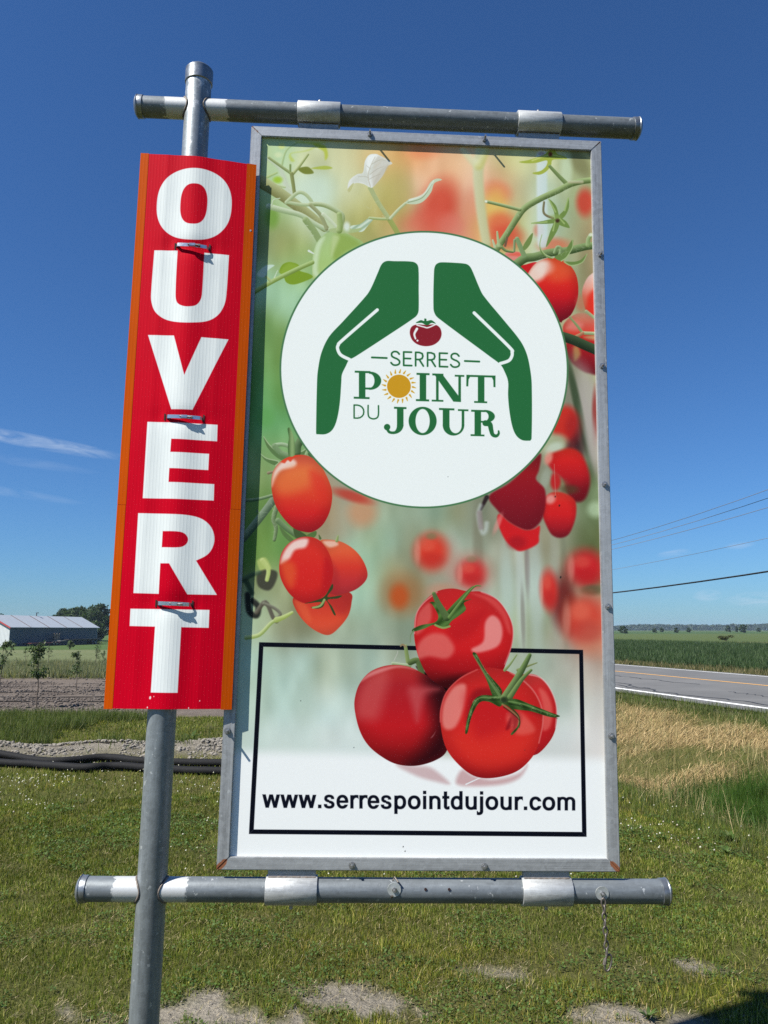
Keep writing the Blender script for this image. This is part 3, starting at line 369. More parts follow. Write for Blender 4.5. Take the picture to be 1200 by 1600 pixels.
    def bar(x, y, ax, ay, bx, by, t):                # slanted stem with level ends
        u = ax+(bx-ax)*(y-ay)/(by-ay); return np.maximum(np.abs(x-u)-t/2, np.maximum(np.minimum(ay, by)-y, y-np.maximum(ay, by)))
    mn, mx = np.minimum, np.maximum
    def glyph(q, x, y):
        s = .27
        if q == '.': return box(x, y, .13, 0, .41, .27)
        if q == 'i': return mn(box(x, y, .14, 0, .41, 1), box(x, y, .14, 1.13, .41, 1.38))
        if q == 'j': return mn(mn(box(x, y, .14, -.15, .41, 1), box(x, y, .14, 1.13, .41, 1.38)), mx(ring(x, y, .05, -.1, .36, .31, s, .22), mx(y+.1, -.12-x)))
        if q == 'o': return ring(x, y, .59, .5, .53, .525, .275, .225)
        if q == 'c': return mx(ring(x, y, .56, .5, .5, .525, .27, .225), -mx(np.abs(y-.49)-.17, .6-x))
        if q == 'e': return mn(mx(ring(x, y, .54, .5, .49, .525, .265, .215), -mx(np.abs(y-.36)-.075, .54-x)), box(x, y, .16, .415, .96, .6))
        if q == 's':
            a = mx(ring(x, y, .52, .735, .41, .29, .25, .2), mn(.69-y, x-.52)); a = mx(a, -mx(np.abs(y-.66)-.035, .52-x)); a = mx(a, mn(x-.56, .66-y))
            b = mx(ring(x, y, .52, .275, .44, .3, .26, .2), mn(y-.32, .52-x)); b = mx(b, -mx(np.abs(y-.35)-.035, x-.52)); b = mx(b, mn(.48-x, y-.34))
            return mn(mn(a, b), bar(x, y, .75, .38, .29, .63, .34))
        if q in 'pd':
            if q == 'd': x = 1.177-x
            r = mx(ring(x, y, .6, .5, .5, .525, .27, .22), .15-x); return mn(r, box(x, y, .12, -.38, .39, 1) if q == 'p' else box(x, y, .12, 0, .39, 1.38))
        if q in 'nu':
            if q == 'u': x = 1.177-x; y = 1-y
            return mn(mn(box(x, y, .12, 0, .39, 1), box(x, y, .79, 0, 1.06, .62)), mx(ring(x, y, .59, .6, .47, .425, .27, .215), .6-y))
        if q == 'm':
            g = lambda cx: mn(box(x, y, cx+.1675, 0, cx+.4375, .66), mx(ring(x, y, cx, .64, .4375, .385, .27, .2), .62-y)); return mn(box(x, y, .12, 0, .39, 1), mn(g(.5575), g(1.1625)))
        if q == 'r': return mn(box(x, y, .12, 0, .39, 1), mx(ring(x, y, .62, .6, .47, .425, .27, .22), mx(.66-y, x-.8)))
        if q == 't': return mn(mn(box(x, y, .15, .18, .42, 1.34), box(x, y, .02, .8, .6, 1)), mx(ring(x, y, .45, .24, .3, .26, .27, .21), mx(y-.24, x-.62)))
        if q == 'w': return mn(mn(bar(x, y, .16, 1, .43, 0, .29), bar(x, y, .73, 1, .43, 0, .26)), mn(bar(x, y, .77, 1, 1.07, 0, .26), bar(x, y, 1.34, 1, 1.07, 0, .29)))
    p = 0.
    for q in txt:
        a = adv[q]/519.; xo = x0+p*sx; yo = y0+(y1-y0)*p/tot
        c.sdf((xo-8, yo-33, xo+a*sx+6, yo+12), lambda X, Y: glyph(q, (X-xo)/sx, (yo+(X-xo)*.009-Y)/sy)*20, INK); p += a
    # --- white disc with the emblem
    th = .02; cs, sn = np.cos(th), np.sin(th); ell = lambda X, Y, k: (np.hypot(((X-662.5)*cs+(Y-577.5)*sn)/(225.8-k), (-(X-662.5)*sn+(Y-577.5)*cs)/(216.8-k))-1)*220
    c.sdf((430, 350, 895, 800), lambda X, Y: ell(X, Y, 0), DGREEN); c.sdf((430, 350, 895, 800), lambda X, Y: ell(X, Y, 2.8), (234, 238, 234))
    white = (234, 238, 234)
    c.poly(ZL((400, 91), (440, 91), (533, 94), (556, 106), (564, 130), (565, 240), (565, 335), (560, 358), (545, 376), (420, 460), (240, 577), (212, 592), (196, 622), (176, 665), (173, 700), (165, 810), (150, 895), (128, 945), (95, 967), (47, 968), (45, 960), (50, 700), (55, 640), (72, 556), (110, 475), (180, 398), (300, 265), (325, 225), (360, 145), (378, 106)), GREEN, .5, smooth=2)
    c.stroke(ZL((355, 338), (180, 490), (158, 515), (154, 535), (170, 566), (214, 589)), 2.5, 2.5, white, None, .5); c.poly(ZL((214, 596), (240, 577), (300, 550), (240, 610), (205, 606)), white, .4, smooth=False)
    c.poly(ZL((683, 97), (740, 99), (800, 104), (818, 112), (832, 130), (870, 220), (892, 264), (1000, 395), (1080, 495), (1112, 560), (1130, 640), (1138, 720), (1137, 990), (1130, 1001), (1090, 998), (1060, 975), (1040, 930), (1025, 850), (1018, 770), (1018, 700), (1000, 650), (980, 616), (930, 577), (665, 380), (648, 360), (640, 330), (643, 140), (650, 112), (665, 100)), GREEN, .5, smooth=2)
    c.stroke(ZL((846, 353), (1022, 524), (1038, 552), (1036, 575), (1020, 596), (978, 610)), 2.5, 2.5, white, None, .5)
    c.poly(ZL((520, 455), (528, 425), (555, 412), (600, 414), (645, 412), (672, 428), (681, 460), (670, 492), (640, 515), (600, 522), (560, 513), (532, 490)), (134, 30, 42), .5); c.poly(ZL((550, 404), (575, 390), (592, 394), (594, 382), (604, 384), (606, 394), (630, 390), (652, 408), (630, 404), (610, 416), (596, 412), (580, 404)), GREEN, .45)
    c.stroke(ZL((556, 415), (590, 424), (612, 428), (650, 412)), 1, 1, white); c.stroke(ZL((556, 434), (543, 460), (549, 484)), 2, 1.2, white); c.blob(652.3, 532.2, 1.5, 1.5, white, 1, 0, .3)
    c.stroke(ZL((328, 579), (403, 582)), 1.5, 1.5, GREEN, None, .5); c.stroke(ZL((799, 597), (872, 600)), 1.5, 1.5, GREEN, None, .5)
    def thin(chars, x, y, h, wd, gap, tilt, t):
        G = {'S': [[(.92, .17), (.7, .02), (.35, 0), (.1, .13), (.12, .34), (.4, .46), (.7, .54), (.95, .7), (.9, .9), (.6, 1), (.25, .98), (.02, .83)]], 'E': [[(.95, 0), (.1, 0), (.1, 1), (.98, 1)], [(.1, .48), (.85, .48)]],
             'R': [[(.1, 1), (.1, 0), (.5, 0), (.82, .08), (.9, .27), (.8, .45), (.5, .53), (.1, .53)], [(.5, .53), (.95, 1)]], 'D': [[(.1, 0), (.1, 1), (.4, 1), (.6, .96), (.78, .86), (.91, .7), (.95, .5), (.91, .3), (.78, .14), (.6, .04), (.4, 0), (.1, 0)]], 'U': [[(.05, 0), (.05, .65), (.17, .92), (.5, 1.02), (.83, .92), (.95, .65), (.95, 0)]]}
        for q in chars:
            for s in G[q]:
                P = [(x+a*wd, y+b*h+(x+a*wd)*tilt) for a, b in s]
                if q in 'SU': c.stroke(ZL(*P), t, t, GREEN, None, .5)
                else: c.stroke(ZL(*P), t, t, GREEN, None, .5, smooth=False)
            x += wd+gap
    thin('SERRES', 424, 535, 68, 46, 14.5, .033, 1.4); thin('DU', 232, 813, 66, 58, 16, .03, 1.15)
    for k in range(20):
        a = 2*np.pi*k/20+.05; c.stroke(ZL((465+70*np.cos(a), 725+70*np.sin(a)), (465+86*np.cos(a+.05), 725+86*np.sin(a+.05))), 1.5, .5, (206, 160, 40), None, .5)
    c.blob(*ZL((465, 725))[0], 18.6, 18.2, (200, 148, 32), 1, 0, .04)
    def bx(*r):
        for a, b, p, q in r: k = .028*(p-a); c.poly(ZL((a, b), (p, b+k), (p, q+k), (a, q)), GREEN, .5, smooth=False)
    def half(cx, cy, rx, ry, tx, ty, cut):
        o, k = ZL((cx, cy))[0], 3.2432
        c.sdf((o[0]-rx/k-3, o[1]-ry/k-3, o[0]+rx/k+3, o[1]+ry/k+3), lambda X, Y: mx(ring(X, Y, o[0], o[1], rx/k, ry/k, tx/k, ty/k, 2.), cut((X-o[0])*k, (Y-o[1])*k)), GREEN)
    def bowl(cx, cy, rx, ry, ix, irx, iry):
        f = lambda X, Y, x, y, a, b: (np.hypot((X-x)/a, (Y-y)/b)-1)*min(a, b)
        o, i, k = ZL((cx, cy))[0], ZL((ix, cy))[0], 3.2432
        c.sdf((o[0]-rx/k-3, o[1]-3, o[0]+rx/k+3, o[1]+ry/k+3), lambda X, Y: mx(mx(f(X, Y, o[0], o[1], rx/k, ry/k), -f(X, Y, i[0], i[1], irx/k, iry/k)), o[1]-.8-Y), GREEN)
    bx((241, 646, 320, 656), (262, 650, 295, 785), (236, 778, 316, 788)); half(318, 697, 57, 46, 34, 11, lambda x, y: -4-x); bx((290, 649, 320, 658), (290, 731, 320, 741))     # P
    bx((554, 657, 620, 667), (570, 660, 603, 795), (551, 790, 618, 800))                                                                     # I
    bx((634, 660, 690, 670), (653, 662, 666, 795), (631, 793, 690, 802), (748, 667, 796, 676), (766, 670, 779, 800)); c.poly(ZL((642, 662), (684, 663), (779, 790), (779, 805), (741, 803)), GREEN, .5, smooth=False)   # N
    bx((808, 667, 954, 677), (865, 672, 898, 802), (846, 800, 912, 809)); c.poly(ZL((807, 667), (830, 670), (818, 690), (816, 726), (806, 725)), GREEN, .5, smooth=False); c.poly(ZL((954, 671), (932, 672), (943, 695), (944, 729), (954, 730)), GREEN, .5, smooth=False)   # T
    bx((440, 829, 503, 839), (455, 833, 488, 925)); half(438, 920, 50, 47, 33, 13, lambda x, y: mx(-y, -x-2)); c.stroke(ZL((438, 961), (416, 957), (403, 936)), 2, 2.2, GREEN, None, .5); c.blob(*ZL((405, 932))[0], 5, 5, GREEN, 1, 0, .15)   # J
    half(585, 901, 71, 72, 35, 11, lambda x, y: x*0-1e3)                                                                                      # O
    bx((668, 835, 746, 845), (687, 840, 721, 925), (764, 841, 817, 850), (783, 845, 796, 925)); bowl(741.5, 922, 54.5, 53, 752, 31, 41)   # U
    bx((831, 844, 900, 854), (848, 848, 881, 972), (828, 968, 898, 977), (875, 900, 905, 909)); half(900, 878, 51, 33, 32, 10, lambda x, y: -3-x); c.stroke(ZL((903, 912), (925, 918), (932, 945), (940, 970), (958, 977), (970, 966), (970, 952)), 4.6, 1.3, GREEN, None, .5)   # R
    # --- dirt specks, then print grain
    for x, y, r in ((874, 790, 1.2), (867.5, 776, 1), (876, 902, 1.3), (630, 1323, .8), (633, 1330, .8), (470, 1095, .6), (553, 1168, .6), (820, 1172, .5), (700, 745, .5), (560, 650, .4)): c.blob(x, y, r, r*1.5, (30, 30, 30), .8, .3, .5)
    c.stroke([(866, 725), (867, 750), (868, 774)], .5, .5, (210, 190, 170), None, .5, .4)
    c.grain(.008); return c.C
def paint_open_sign(w, h, quad):
    c = Canvas(w, h, quad, (197, 0, 32)); wh = (228, 233, 231)
    def rnd(cx, cy, rx, ry, tilt, e):                # slightly squared oval
        t = np.linspace(0, 2*np.pi, 64, endpoint=False); x = np.sign(np.cos(t))*abs(np.cos(t))**(2/e)*rx; y = np.sign(np.sin(t))*abs(np.sin(t))**(2/e)*ry
        return [(cx+a-b*.065, cy+b+a*.045) for a, b in zip(x, y)]
    P = lambda pts, col=wh: c.poly(pts, col, .5, smooth=2)
    P(rnd(304, 322.5, 58.5, 56, 0, 2.35)); P(rnd(304.3, 322.3, 20.8, 31.5, 0, 2.6), (197, 0, 32))
    U = [(241.5, 393), (279, 394.8), (276, 462), (278, 476), (286, 482), (297, 483.5), (308, 481), (314.5, 473), (317, 462), (320.5, 398), (358.4, 400.5), (354, 466), (350, 482), (341, 496), (326, 505), (303, 508.7), (280, 508), (258, 502), (243, 490), (237, 474), (236.5, 460)]
    P(U); P([(231.7, 526.3), (273.5, 528.5), (290, 590.5), (316, 530.8), (357.5, 533), (302.5, 644.6), (269.3, 643.8)])
    P([(231.2, 662.5), (340.8, 667), (340, 693), (269.7, 690), (268.2, 710.2), (327.8, 712.5), (326.5, 738), (266.7, 735.5), (265.4, 756.8), (335.6, 759.5), (334.8, 785.2), (223.9, 781.6)])
    P([(216.5, 804.5), (270, 806.5), (298, 808.5), (316, 813.5), (329, 824), (335.3, 839), (334, 855), (325, 869), (307.6, 878.5), (339.3, 931.4), (294, 930.8), (266.3, 883), (252.4, 882.8), (249.8, 930), (209, 928.7)])
    P([(256.2, 833), (282, 834), (291, 837.5), (295.3, 845.5), (292, 853.5), (283, 857.8), (254.7, 857.8)], (197, 0, 32))
    P([(204.3, 952.7), (327.9, 954.6), (326.8, 982.5), (285, 981.5), (279.5, 1082.5), (237.4, 1082), (243.8, 980.6), (203, 979.6)])
    for x, y, r in ((236.5, 1090, 1.6), (242.5, 1088, .6), (313, 1095, .7), (296, 1106, .8), (232, 1105, .9)): c.blob(x, y, r, r*1.6, (236, 230, 226), .9, .2, .3)
    c.grain(.006, 2); return c.C
# ------------------------------------------------------------------ helpers
rng = np.random.default_rng(11); random.seed(5)
def value_noise(x, y, seed=0):
    xi = np.floor(x).astype(np.int64); yi = np.floor(y).astype(np.int64); fx = x-xi; fy = y-yi; fx = fx*fx*(3-2*fx); fy = fy*fy*(3-2*fy)
    def h(a, b):
        n = (a*374761393+b*668265263+seed*1442695041) & 0x7fffffff; n = ((n ^ (n >> 13))*1274126177) & 0x7fffffff; return ((n ^ (n >> 16)) & 0xffff)/65535.
    return (h(xi, yi)*(1-fx)+h(xi+1, yi)*fx)*(1-fy)+(h(xi, yi+1)*(1-fx)+h(xi+1, yi+1)*fx)*fy
def fbm(x, y, seed=0, octv=4):
    s = 0; a = .5; t = 0
    for k in range(octv): s = s+a*value_noise(x*2**k, y*2**k, seed+k); t += a; a *= .55
    return s/t
def tag(o, label, cat, group=None):
    o['label'] = label; o['category'] = cat
    if group: o['group'] = group
    return o
def empty(name, mat_or_loc=(0, 0, 0), rz=0):
    o = bpy.data.objects.new(name, None); o.empty_display_size = .1; col.objects.link(o)
    if isinstance(mat_or_loc, Matrix): o.matrix_world = mat_or_loc
    else: o.location = mat_or_loc; o.rotation_euler = (0, 0, rz)
    return o
def link(name, me, mat, parent=None):
    o = bpy.data.objects.new(name, me)
    if mat and not me.materials: me.materials.append(mat)
    col.objects.link(o); o.parent = parent; return o
class MB:
    """collects shapes of ONE part"""
    def __init__(s): s.v = []; s.f = []
    def add(s, v, f): k = len(s.v); s.v += [tuple(p) for p in v]; s.f += [tuple(i+k for i in q) for q in f]; return s
    def box(s, a, b):
        (x0, y0, z0), (x1, y1, z1) = a, b
        return s.add([(x0, y0, z0), (x1, y0, z0), (x1, y1, z0), (x0, y1, z0), (x0, y0, z1), (x1, y0, z1), (x1, y1, z1), (x0, y1, z1)], [(0, 3, 2, 1), (4, 5, 6, 7), (0, 1, 5, 4), (1, 2, 6, 5), (2, 3, 7, 6), (3, 0, 4, 7)])
    def prism(s, base, off):
        n = len(base); off = Vector(off); return s.add(list(base)+[tuple(Vector(p)+off) for p in base], [tuple(range(n-1, -1, -1)), tuple(range(n, 2*n))]+[(i, (i+1) % n, n+(i+1) % n, n+i) for i in range(n)])
    def tube(s, pts, rad, n=16, caps=True):
        pts = [Vector(p) for p in pts]; rad = rad if hasattr(rad, '__len__') else [rad]*len(pts); rings = []; prev = None
        for i, p in enumerate(pts):
            d = (pts[min(i+1, len(pts)-1)]-pts[max(i-1, 0)]).normalized()
            a = prev-d*prev.dot(d) if prev is not None and (prev-d*prev.dot(d)).length > 1e-4 else d.orthogonal()
            a.normalize(); b = d.cross(a); prev = a
            rings.append([p+(a*math.cos(2*math.pi*k/n)+b*math.sin(2*math.pi*k/n))*rad[i] for k in range(n)])
        v = [q for r in rings for q in r]; f = [(i*n+k, i*n+(k+1) % n, (i+1)*n+(k+1) % n, (i+1)*n+k) for i in range(len(pts)-1) for k in range(n)]
        if caps: f += [tuple(range(n-1, -1, -1)), tuple((len(pts)-1)*n+k for k in range(n))]
        return s.add(v, f)
    def torus(s, M, rx, ry, r, n=20, m=8):
        v = []; f = []
        for i in range(n):
            a = 2*math.pi*i/n; c = Vector((rx*math.cos(a), 0, ry*math.sin(a))); o = Vector((math.cos(a), 0, math.sin(a)))
            for j in range(m):
                b = 2*math.pi*j/m; v.append(M @ (c+o*(r*math.cos(b))+Vector((0, r*math.sin(b), 0))))
                f.append((i*m+j, ((i+1) % n)*m+j, ((i+1) % n)*m+(j+1) % m, i*m+(j+1) % m))
        return s.add(v, f)
    def mesh(s, name, smooth=None, bevel=0):
        me = bpy.data.meshes.new(name); me.from_pydata(s.v, [], s.f); me.update(); me.polygons.foreach_set('use_smooth', np.zeros(len(s.f), bool))
        if bevel:
            import bmesh
            bm = bmesh.new(); bm.from_mesh(me); bmesh.ops.recalc_face_normals(bm, faces=bm.faces)
            bmesh.ops.bevel(bm, geom=[e for e in bm.edges if len(e.link_faces) == 2 and e.calc_face_angle() > .6], offset=bevel, segments=2, affect='EDGES'); bm.to_mesh(me); bm.free()
        if smooth is not None:
            import bmesh
            bm = bmesh.new(); bm.from_mesh(me); bmesh.ops.recalc_face_normals(bm, faces=bm.faces)
            for fc in bm.faces: fc.smooth = True
            for e in bm.edges: e.smooth = len(e.link_faces) == 2 and e.calc_face_angle() < R(smooth)
            bm.to_mesh(me); bm.free()
        return me
    def build(s, name, mat, parent=None, smooth=None, bevel=0): return link(name, s.mesh(name, smooth, bevel), mat, parent)
def np_mesh(name, V, F, colors=None, uv=None, smooth=False):
    """mesh from numpy arrays; all faces with the same corner count"""
    me = bpy.data.meshes.new(name); k = F.shape[1]
    me.vertices.add(len(V)); me.vertices.foreach_set('co', np.ascontiguousarray(V, np.float32).ravel())
    me.loops.add(F.size); me.loops.foreach_set('vertex_index', np.ascontiguousarray(F, np.int32).ravel())
    me.polygons.add(len(F)); me.polygons.foreach_set('loop_start', np.arange(0, F.size, k, dtype=np.int32))
    try: me.polygons.foreach_set('loop_total', np.full(len(F), k, np.int32))
    except Exception: pass
    me.update(calc_edges=True)
    me.polygons.foreach_set('use_smooth', np.full(len(F), bool(smooth)))
    if colors is not None:
        a = me.color_attributes.new('Col', 'FLOAT_COLOR', 'POINT'); c4 = np.ones((len(V), 4), np.float32); c4[:, :3] = colors; a.data.foreach_set('color', c4.ravel())
    if uv is not None:
        l = me.uv_layers.new(name='UV'); l.data.foreach_set('uv', np.ascontiguousarray(uv[F.ravel()], np.float32).ravel())
    return me
def new_mat(name):
    m = bpy.data.materials.new(name); m.use_nodes = True; nt = m.node_tree; nt.nodes.clear()
    out = nt.nodes.new('ShaderNodeOutputMaterial'); b = nt.nodes.new('ShaderNodeBsdfPrincipled'); nt.links.new(b.outputs[0], out.inputs[0]); return m, nt, b
def setp(nt, b, **kw):
    for k, v in kw.items():
        s = b.inputs[k.replace('_', ' ')]
        if isinstance(v, bpy.types.NodeSocket): nt.links.new(v, s)
        else: s.default_value = (*v, 1) if isinstance(v, tuple) and len(v) == 3 else v
def noise(nt, vec, scale, detail=4., rough=.55, dist=0.):
    n = nt.nodes.new('ShaderNodeTexNoise')
    if vec is not None: nt.links.new(vec, n.inputs['Vector'])
    n.inputs['Scale'].default_value = scale; n.inputs['Detail'].default_value = detail; n.inputs['Roughness'].default_value = rough; n.inputs['Distortion'].default_value = dist
    return n.outputs[0]
def coords(nt, kind='Object', scale=None):
    c = nt.nodes.new('ShaderNodeTexCoord').outputs[kind]
    if scale is None: return c
    mp = nt.nodes.new('ShaderNodeMapping'); nt.links.new(c, mp.inputs[0]); mp.inputs['Scale'].default_value = scale; return mp.outputs[0]
def bump(nt, b, h, strength, dist=.01):
    n = nt.nodes.new('ShaderNodeBump'); n.inputs['Strength'].default_value = strength; n.inputs['Distance'].default_value = dist; nt.links.new(h, n.inputs['Height']); nt.links.new(n.outputs[0], b.inputs['Normal'])
def plain(name, c, rough=.6, metal=0., var=.25, scale=20., bmp=.15):
    m, nt, b = new_mat(name); n = noise(nt, coords(nt), scale)
    setp(nt, b, Base_Color=mix(nt, n, tuple(k*(1-var) for k in c), tuple(min(1, k*(1+var)) for k in c)), Roughness=rough, Metallic=metal)
    if bmp: bump(nt, b, n, bmp)
    return m
def galvanised(name, base=(.40, .43, .45), bright=None, rust=None, streak=(1, 1, 1), metal=.55, rough=.42):
    """zinc-coated steel: spangle, stains, run marks; bright = mask socket builder for the touched-up zinc paint by the welds"""
    m, nt, b = new_mat(name); co = coords(nt)
    big = noise(nt, coords(nt, scale=streak), 9., 5., .6, .3); fine = noise(nt, co, 160., 3.); vor = nt.nodes.new('ShaderNodeTexVoronoi'); nt.links.new(co, vor.inputs['Vector']); vor.inputs['Scale'].default_value = 75.
    c = mix(nt, ramp(nt, big, [(.3, 0.), (.7, 1.)]), tuple(k*.58 for k in base), tuple(k*1.25 for k in base))
    c = mix(nt, math_n(nt, 'MULTIPLY', ramp(nt, noise(nt, coords(nt, scale=streak), 34., 6., .75, .5), [(.5, 0.), (.68, 1.)]), .35), c, tuple(k*.42 for k in base)); c = mix(nt, math_n(nt, 'MULTIPLY', ramp(nt, noise(nt, coords(nt, scale=streak), 90., 4., .7), [(.48, 0.), (.66, 1.)]), .3), c, tuple(min(1, k*1.7) for k in base))
    c = mix(nt, math_n(nt, 'MULTIPLY', ramp(nt, vor.outputs['Color'], [(.2, 0.), (.9, 1.)]), .28), c, tuple(min(1, k*1.5) for k in base))
    spots = ramp(nt, noise(nt, co, 55., 2., .5), [(.69, 0.), (.72, 1.)]); c = mix(nt, math_n(nt, 'MULTIPLY', spots, .45), c, (.62, .64, .64))
    r = math_n(nt, 'ADD', rough-.08, math_n(nt, 'MULTIPLY', fine, .2))
    if bright:
        k = bright(nt); k = ramp(nt, math_n(nt, 'ADD', k, math_n(nt, 'MULTIPLY', math_n(nt, 'SUBTRACT', noise(nt, coords(nt, scale=(1, 1, .5)), 42., 5., .7), .5), 2.6)), [(.42, 0.), (.62, 1.)]); c = mix(nt, k, c, (.52, .53, .53))
    if rust:
        k = rust(nt); c = mix(nt, k, c, mix(nt, fine, (.16, .05, .02), (.30, .11, .045))); r = math_n(nt, 'MAXIMUM', r, math_n(nt, 'MULTIPLY', k, .85))
        mt = math_n(nt, 'MULTIPLY', math_n(nt, 'SUBTRACT', 1., k), metal)
    else: mt = metal
    setp(nt, b, Base_Color=c, Metallic=mt, Roughness=r); bump(nt, b, math_n(nt, 'ADD', math_n(nt, 'MULTIPLY', big, .6), math_n(nt, 'MULTIPLY', fine, .5)), .12, .004)
    return m
def foliage_mat(name, trans=.35, rough=.55):
    m, nt, b = new_mat(name); at = nt.nodes.new('ShaderNodeVertexColor'); at.layer_name = 'Col'
    setp(nt, b, Base_Color=at.outputs[0], Roughness=rough); b.inputs['Specular IOR Level'].default_value = .25
    t = nt.nodes.new('ShaderNodeBsdfTranslucent'); nt.links.new(mix(nt, 1., at.outputs[0], (1.25, 1.3, .7), 'MULTIPLY'), t.inputs[0])
    x = nt.nodes.new('ShaderNodeMixShader'); x.inputs[0].default_value = trans; nt.links.new(b.outputs[0], x.inputs[1]); nt.links.new(t.outputs[0], x.inputs[2])
    nt.links.new(x.outputs[0], [n for n in nt.nodes if n.type == 'OUTPUT_MATERIAL'][0].inputs[0]); return m
def blades(name, x, y, h, w, colr, lean=.35, kind='stuff', z=None, mat=None):
    """a mass of single grass blades, each a tapered sliver"""
    n = len(x); a = rng.uniform(0, 2*np.pi, n); b = rng.uniform(0, 2*np.pi, n); z = terrain(x, y) if z is None else z
    l = np.abs(rng.normal(0, lean, n))*h; V = np.empty((n, 3, 3), np.float32)
    V[:, 0, 0] = x-np.cos(a)*w/2; V[:, 0, 1] = y-np.sin(a)*w/2; V[:, 1, 0] = x+np.cos(a)*w/2; V[:, 1, 1] = y+np.sin(a)*w/2; V[:, 0, 2] = V[:, 1, 2] = z-.004
    V[:, 2, 0] = x+np.cos(b)*l; V[:, 2, 1] = y+np.sin(b)*l; V[:, 2, 2] = z+h*np.clip(1-.35*(l/h)**2, .25, 1)
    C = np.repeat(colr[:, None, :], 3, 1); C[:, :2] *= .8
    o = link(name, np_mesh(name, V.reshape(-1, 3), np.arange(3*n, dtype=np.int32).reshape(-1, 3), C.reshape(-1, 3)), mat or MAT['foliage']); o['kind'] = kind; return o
def palette(n, cols, wts, jit=.18):
    c = np.array(cols, np.float32)[rng.choice(len(cols), n, p=np.array(wts)/sum(wts))]; return c*rng.uniform(1-jit, 1+jit, (n, 1)).astype(np.float32)
def sector(n, r0, r1, half, power=1.0):
    """points scattered ahead of the sign, thinning out with distance"""
    u = rng.random(n); r = r0*(r1/r0)**u if power == 0 else (r0**power+u*(r1**power-r0**power))**(1/power)
    t = rng.uniform(-half, half, n); return r*np.sin(t), r*np.cos(t)
def set_uv_image(m, arr, name, rough, spec=.4):
    img = bpy.data.images.new(name, arr.shape[1], arr.shape[0], alpha=False); px = np.ones(arr.shape[:2]+(4,), np.float32); px[..., :3] = arr
    img.pixels.foreach_set(px.ravel()); img.update(); img.pack(); mm, nt, b = m
    t = nt.nodes.new('ShaderNodeTexImage'); t.image = img; t.extension = 'EXTEND'; return t.outputs[0]
MAT = {}
# ------------------------------------------------------------------ lie of the land: lawn, ditch, raised road, fields
RN = np.array((.969, .247)); RD = np.array((-.247, .969))           # across and along the road
def terrain(x, y):
    x = np.asarray(x, float); y = np.asarray(y, float); q = x*RN[0]+y*RN[1]; s = x*RD[0]+y*RD[1]
    z = np.interp(q, [-1e5, .6, 4.0, 5.0, 6.0, 6.5, 8.8, 9.35, 9.7, 17.0, 17.35, 18, 20, 60, 1e5], [0, 0, -.10, -.2, -.46, -.47, .2, .262, .18, .18, .262, .25, .2, .1, .1])
    far = np.clip((y-40)/125, 0, 1)*np.clip((-q+4)/10, 0, 1); z = z-1.72*far*far*(3-2*far)
    r = np.hypot(x, y); amp = np.clip((r-2)/4, 0, 1)*np.clip((220-r)/100, 0, 1)*np.clip(np.abs(q-13.35)-4.3, 0, 1)
    z = z+amp*(.05*(fbm(x*.35, y*.35, 3, 3)-.5)+.025*(fbm(x*2.1, y*2.1, 5, 3)-.5))
    rub = np.exp(-((y-10.9-.12*(x+3))/.42)**2)*np.clip((-x-1.0)/.5, 0, 1)*np.clip((x+14)/3, 0, 1)      # low bank of rubble behind the pipes
    z = z+rub*(.06+.16*fbm(x*1.3, y*1.3, 9, 3))
    mound = np.exp(-((y-13.4)/1.3)**2)*np.clip((-x-.5)/2, 0, 1)*np.clip((x+30)/5, 0, 1); z = z+mound*.06
    return z
BARE = [(-.95, 3.70, .36, .14, 1.3), (-.45, 3.72, .34, .17, 1.2), (-.1, 3.74, .24, .14, 1.1), (1.08, 3.70, .26, .12, 2.2), (1.5, 4.3, .28, .1, .45), (.6, 4.2, .25, .09, .4), (-1.9, 3.3, .3, .12, .8), (-.3, 3.35, .8, .14, .9), (.3, 3.1, .6, .2, .8), (2.4, 4.6, .25, .1, .5), (-.15, 3.95, .12, .06, .5)]
def bare(x, y):
    m = 0
    for cx, cy, rx, ry, k in BARE: m = m+k*np.exp(-((x-cx)/rx)**2-((y-cy)/ry)**2)
    n = fbm(x*5, y*5, 21, 5); return m*np.clip((n-.31)*5, 0, 1.8)
def straw_mask(x, y):
    q = x*RN[0]+y*RN[1]; n = fbm(x*.9, y*.9, 31, 4); return np.clip((q-5.7)/.5, 0, 1)*np.clip((8.75-q)/.3, 0, 1)*np.clip((n-np.where(q > 7.5, .41, .475))/.14, 0, 1)
# ------------------------------------------------------------------ ground sheet out to the horizon
nr, na = 300, 420
rr = np.concatenate([[0.], .6*(6000/.6)**np.linspace(0, 1, nr-1)]); aa = np.linspace(0, 2*np.pi, na, endpoint=False)
GR, GA = np.meshgrid(rr, aa, indexing='ij'); gx = (GR*np.sin(GA)).ravel(); gy = (GR*np.cos(GA)).ravel(); gz = terrain(gx, gy)
gi = np.arange(nr*na).reshape(nr, na); F = np.stack([gi[:-1], np.roll(gi, -1, 1)[:-1], np.roll(gi, -1, 1)[1:], gi[1:]], -1).reshape(-1, 4)[:, ::-1]
q_, s_ = gx*RN[0]+gy*RN[1], gx*RD[0]+gy*RD[1]; gr = np.hypot(gx, gy)
def lerp(a, b, k): return a*(1-k[:, None])+np.array(b, np.float32)*k[:, None]
C = np.empty((len(gx), 3), np.float32); C[:] = (.075, .078, .022)
nz = fbm(gx*.5, gy*.5, 41, 4); C = lerp(C, (.105, .095, .034), np.clip((nz-.4)*3, 0, 1))
C = lerp(C, (.225, .20, .16), np.clip((bare(gx, gy)-.25)*3, 0, 1))
C = lerp(C, (.20, .15, .07), straw_mask(gx, gy))
C = lerp(C, (.13, .115, .095), np.clip(1-np.abs(q_-9.3)/.3, 0, 1)*.8)                                    # gritty shoulder
lft = np.clip((-q_+3)/2, 0, 1)
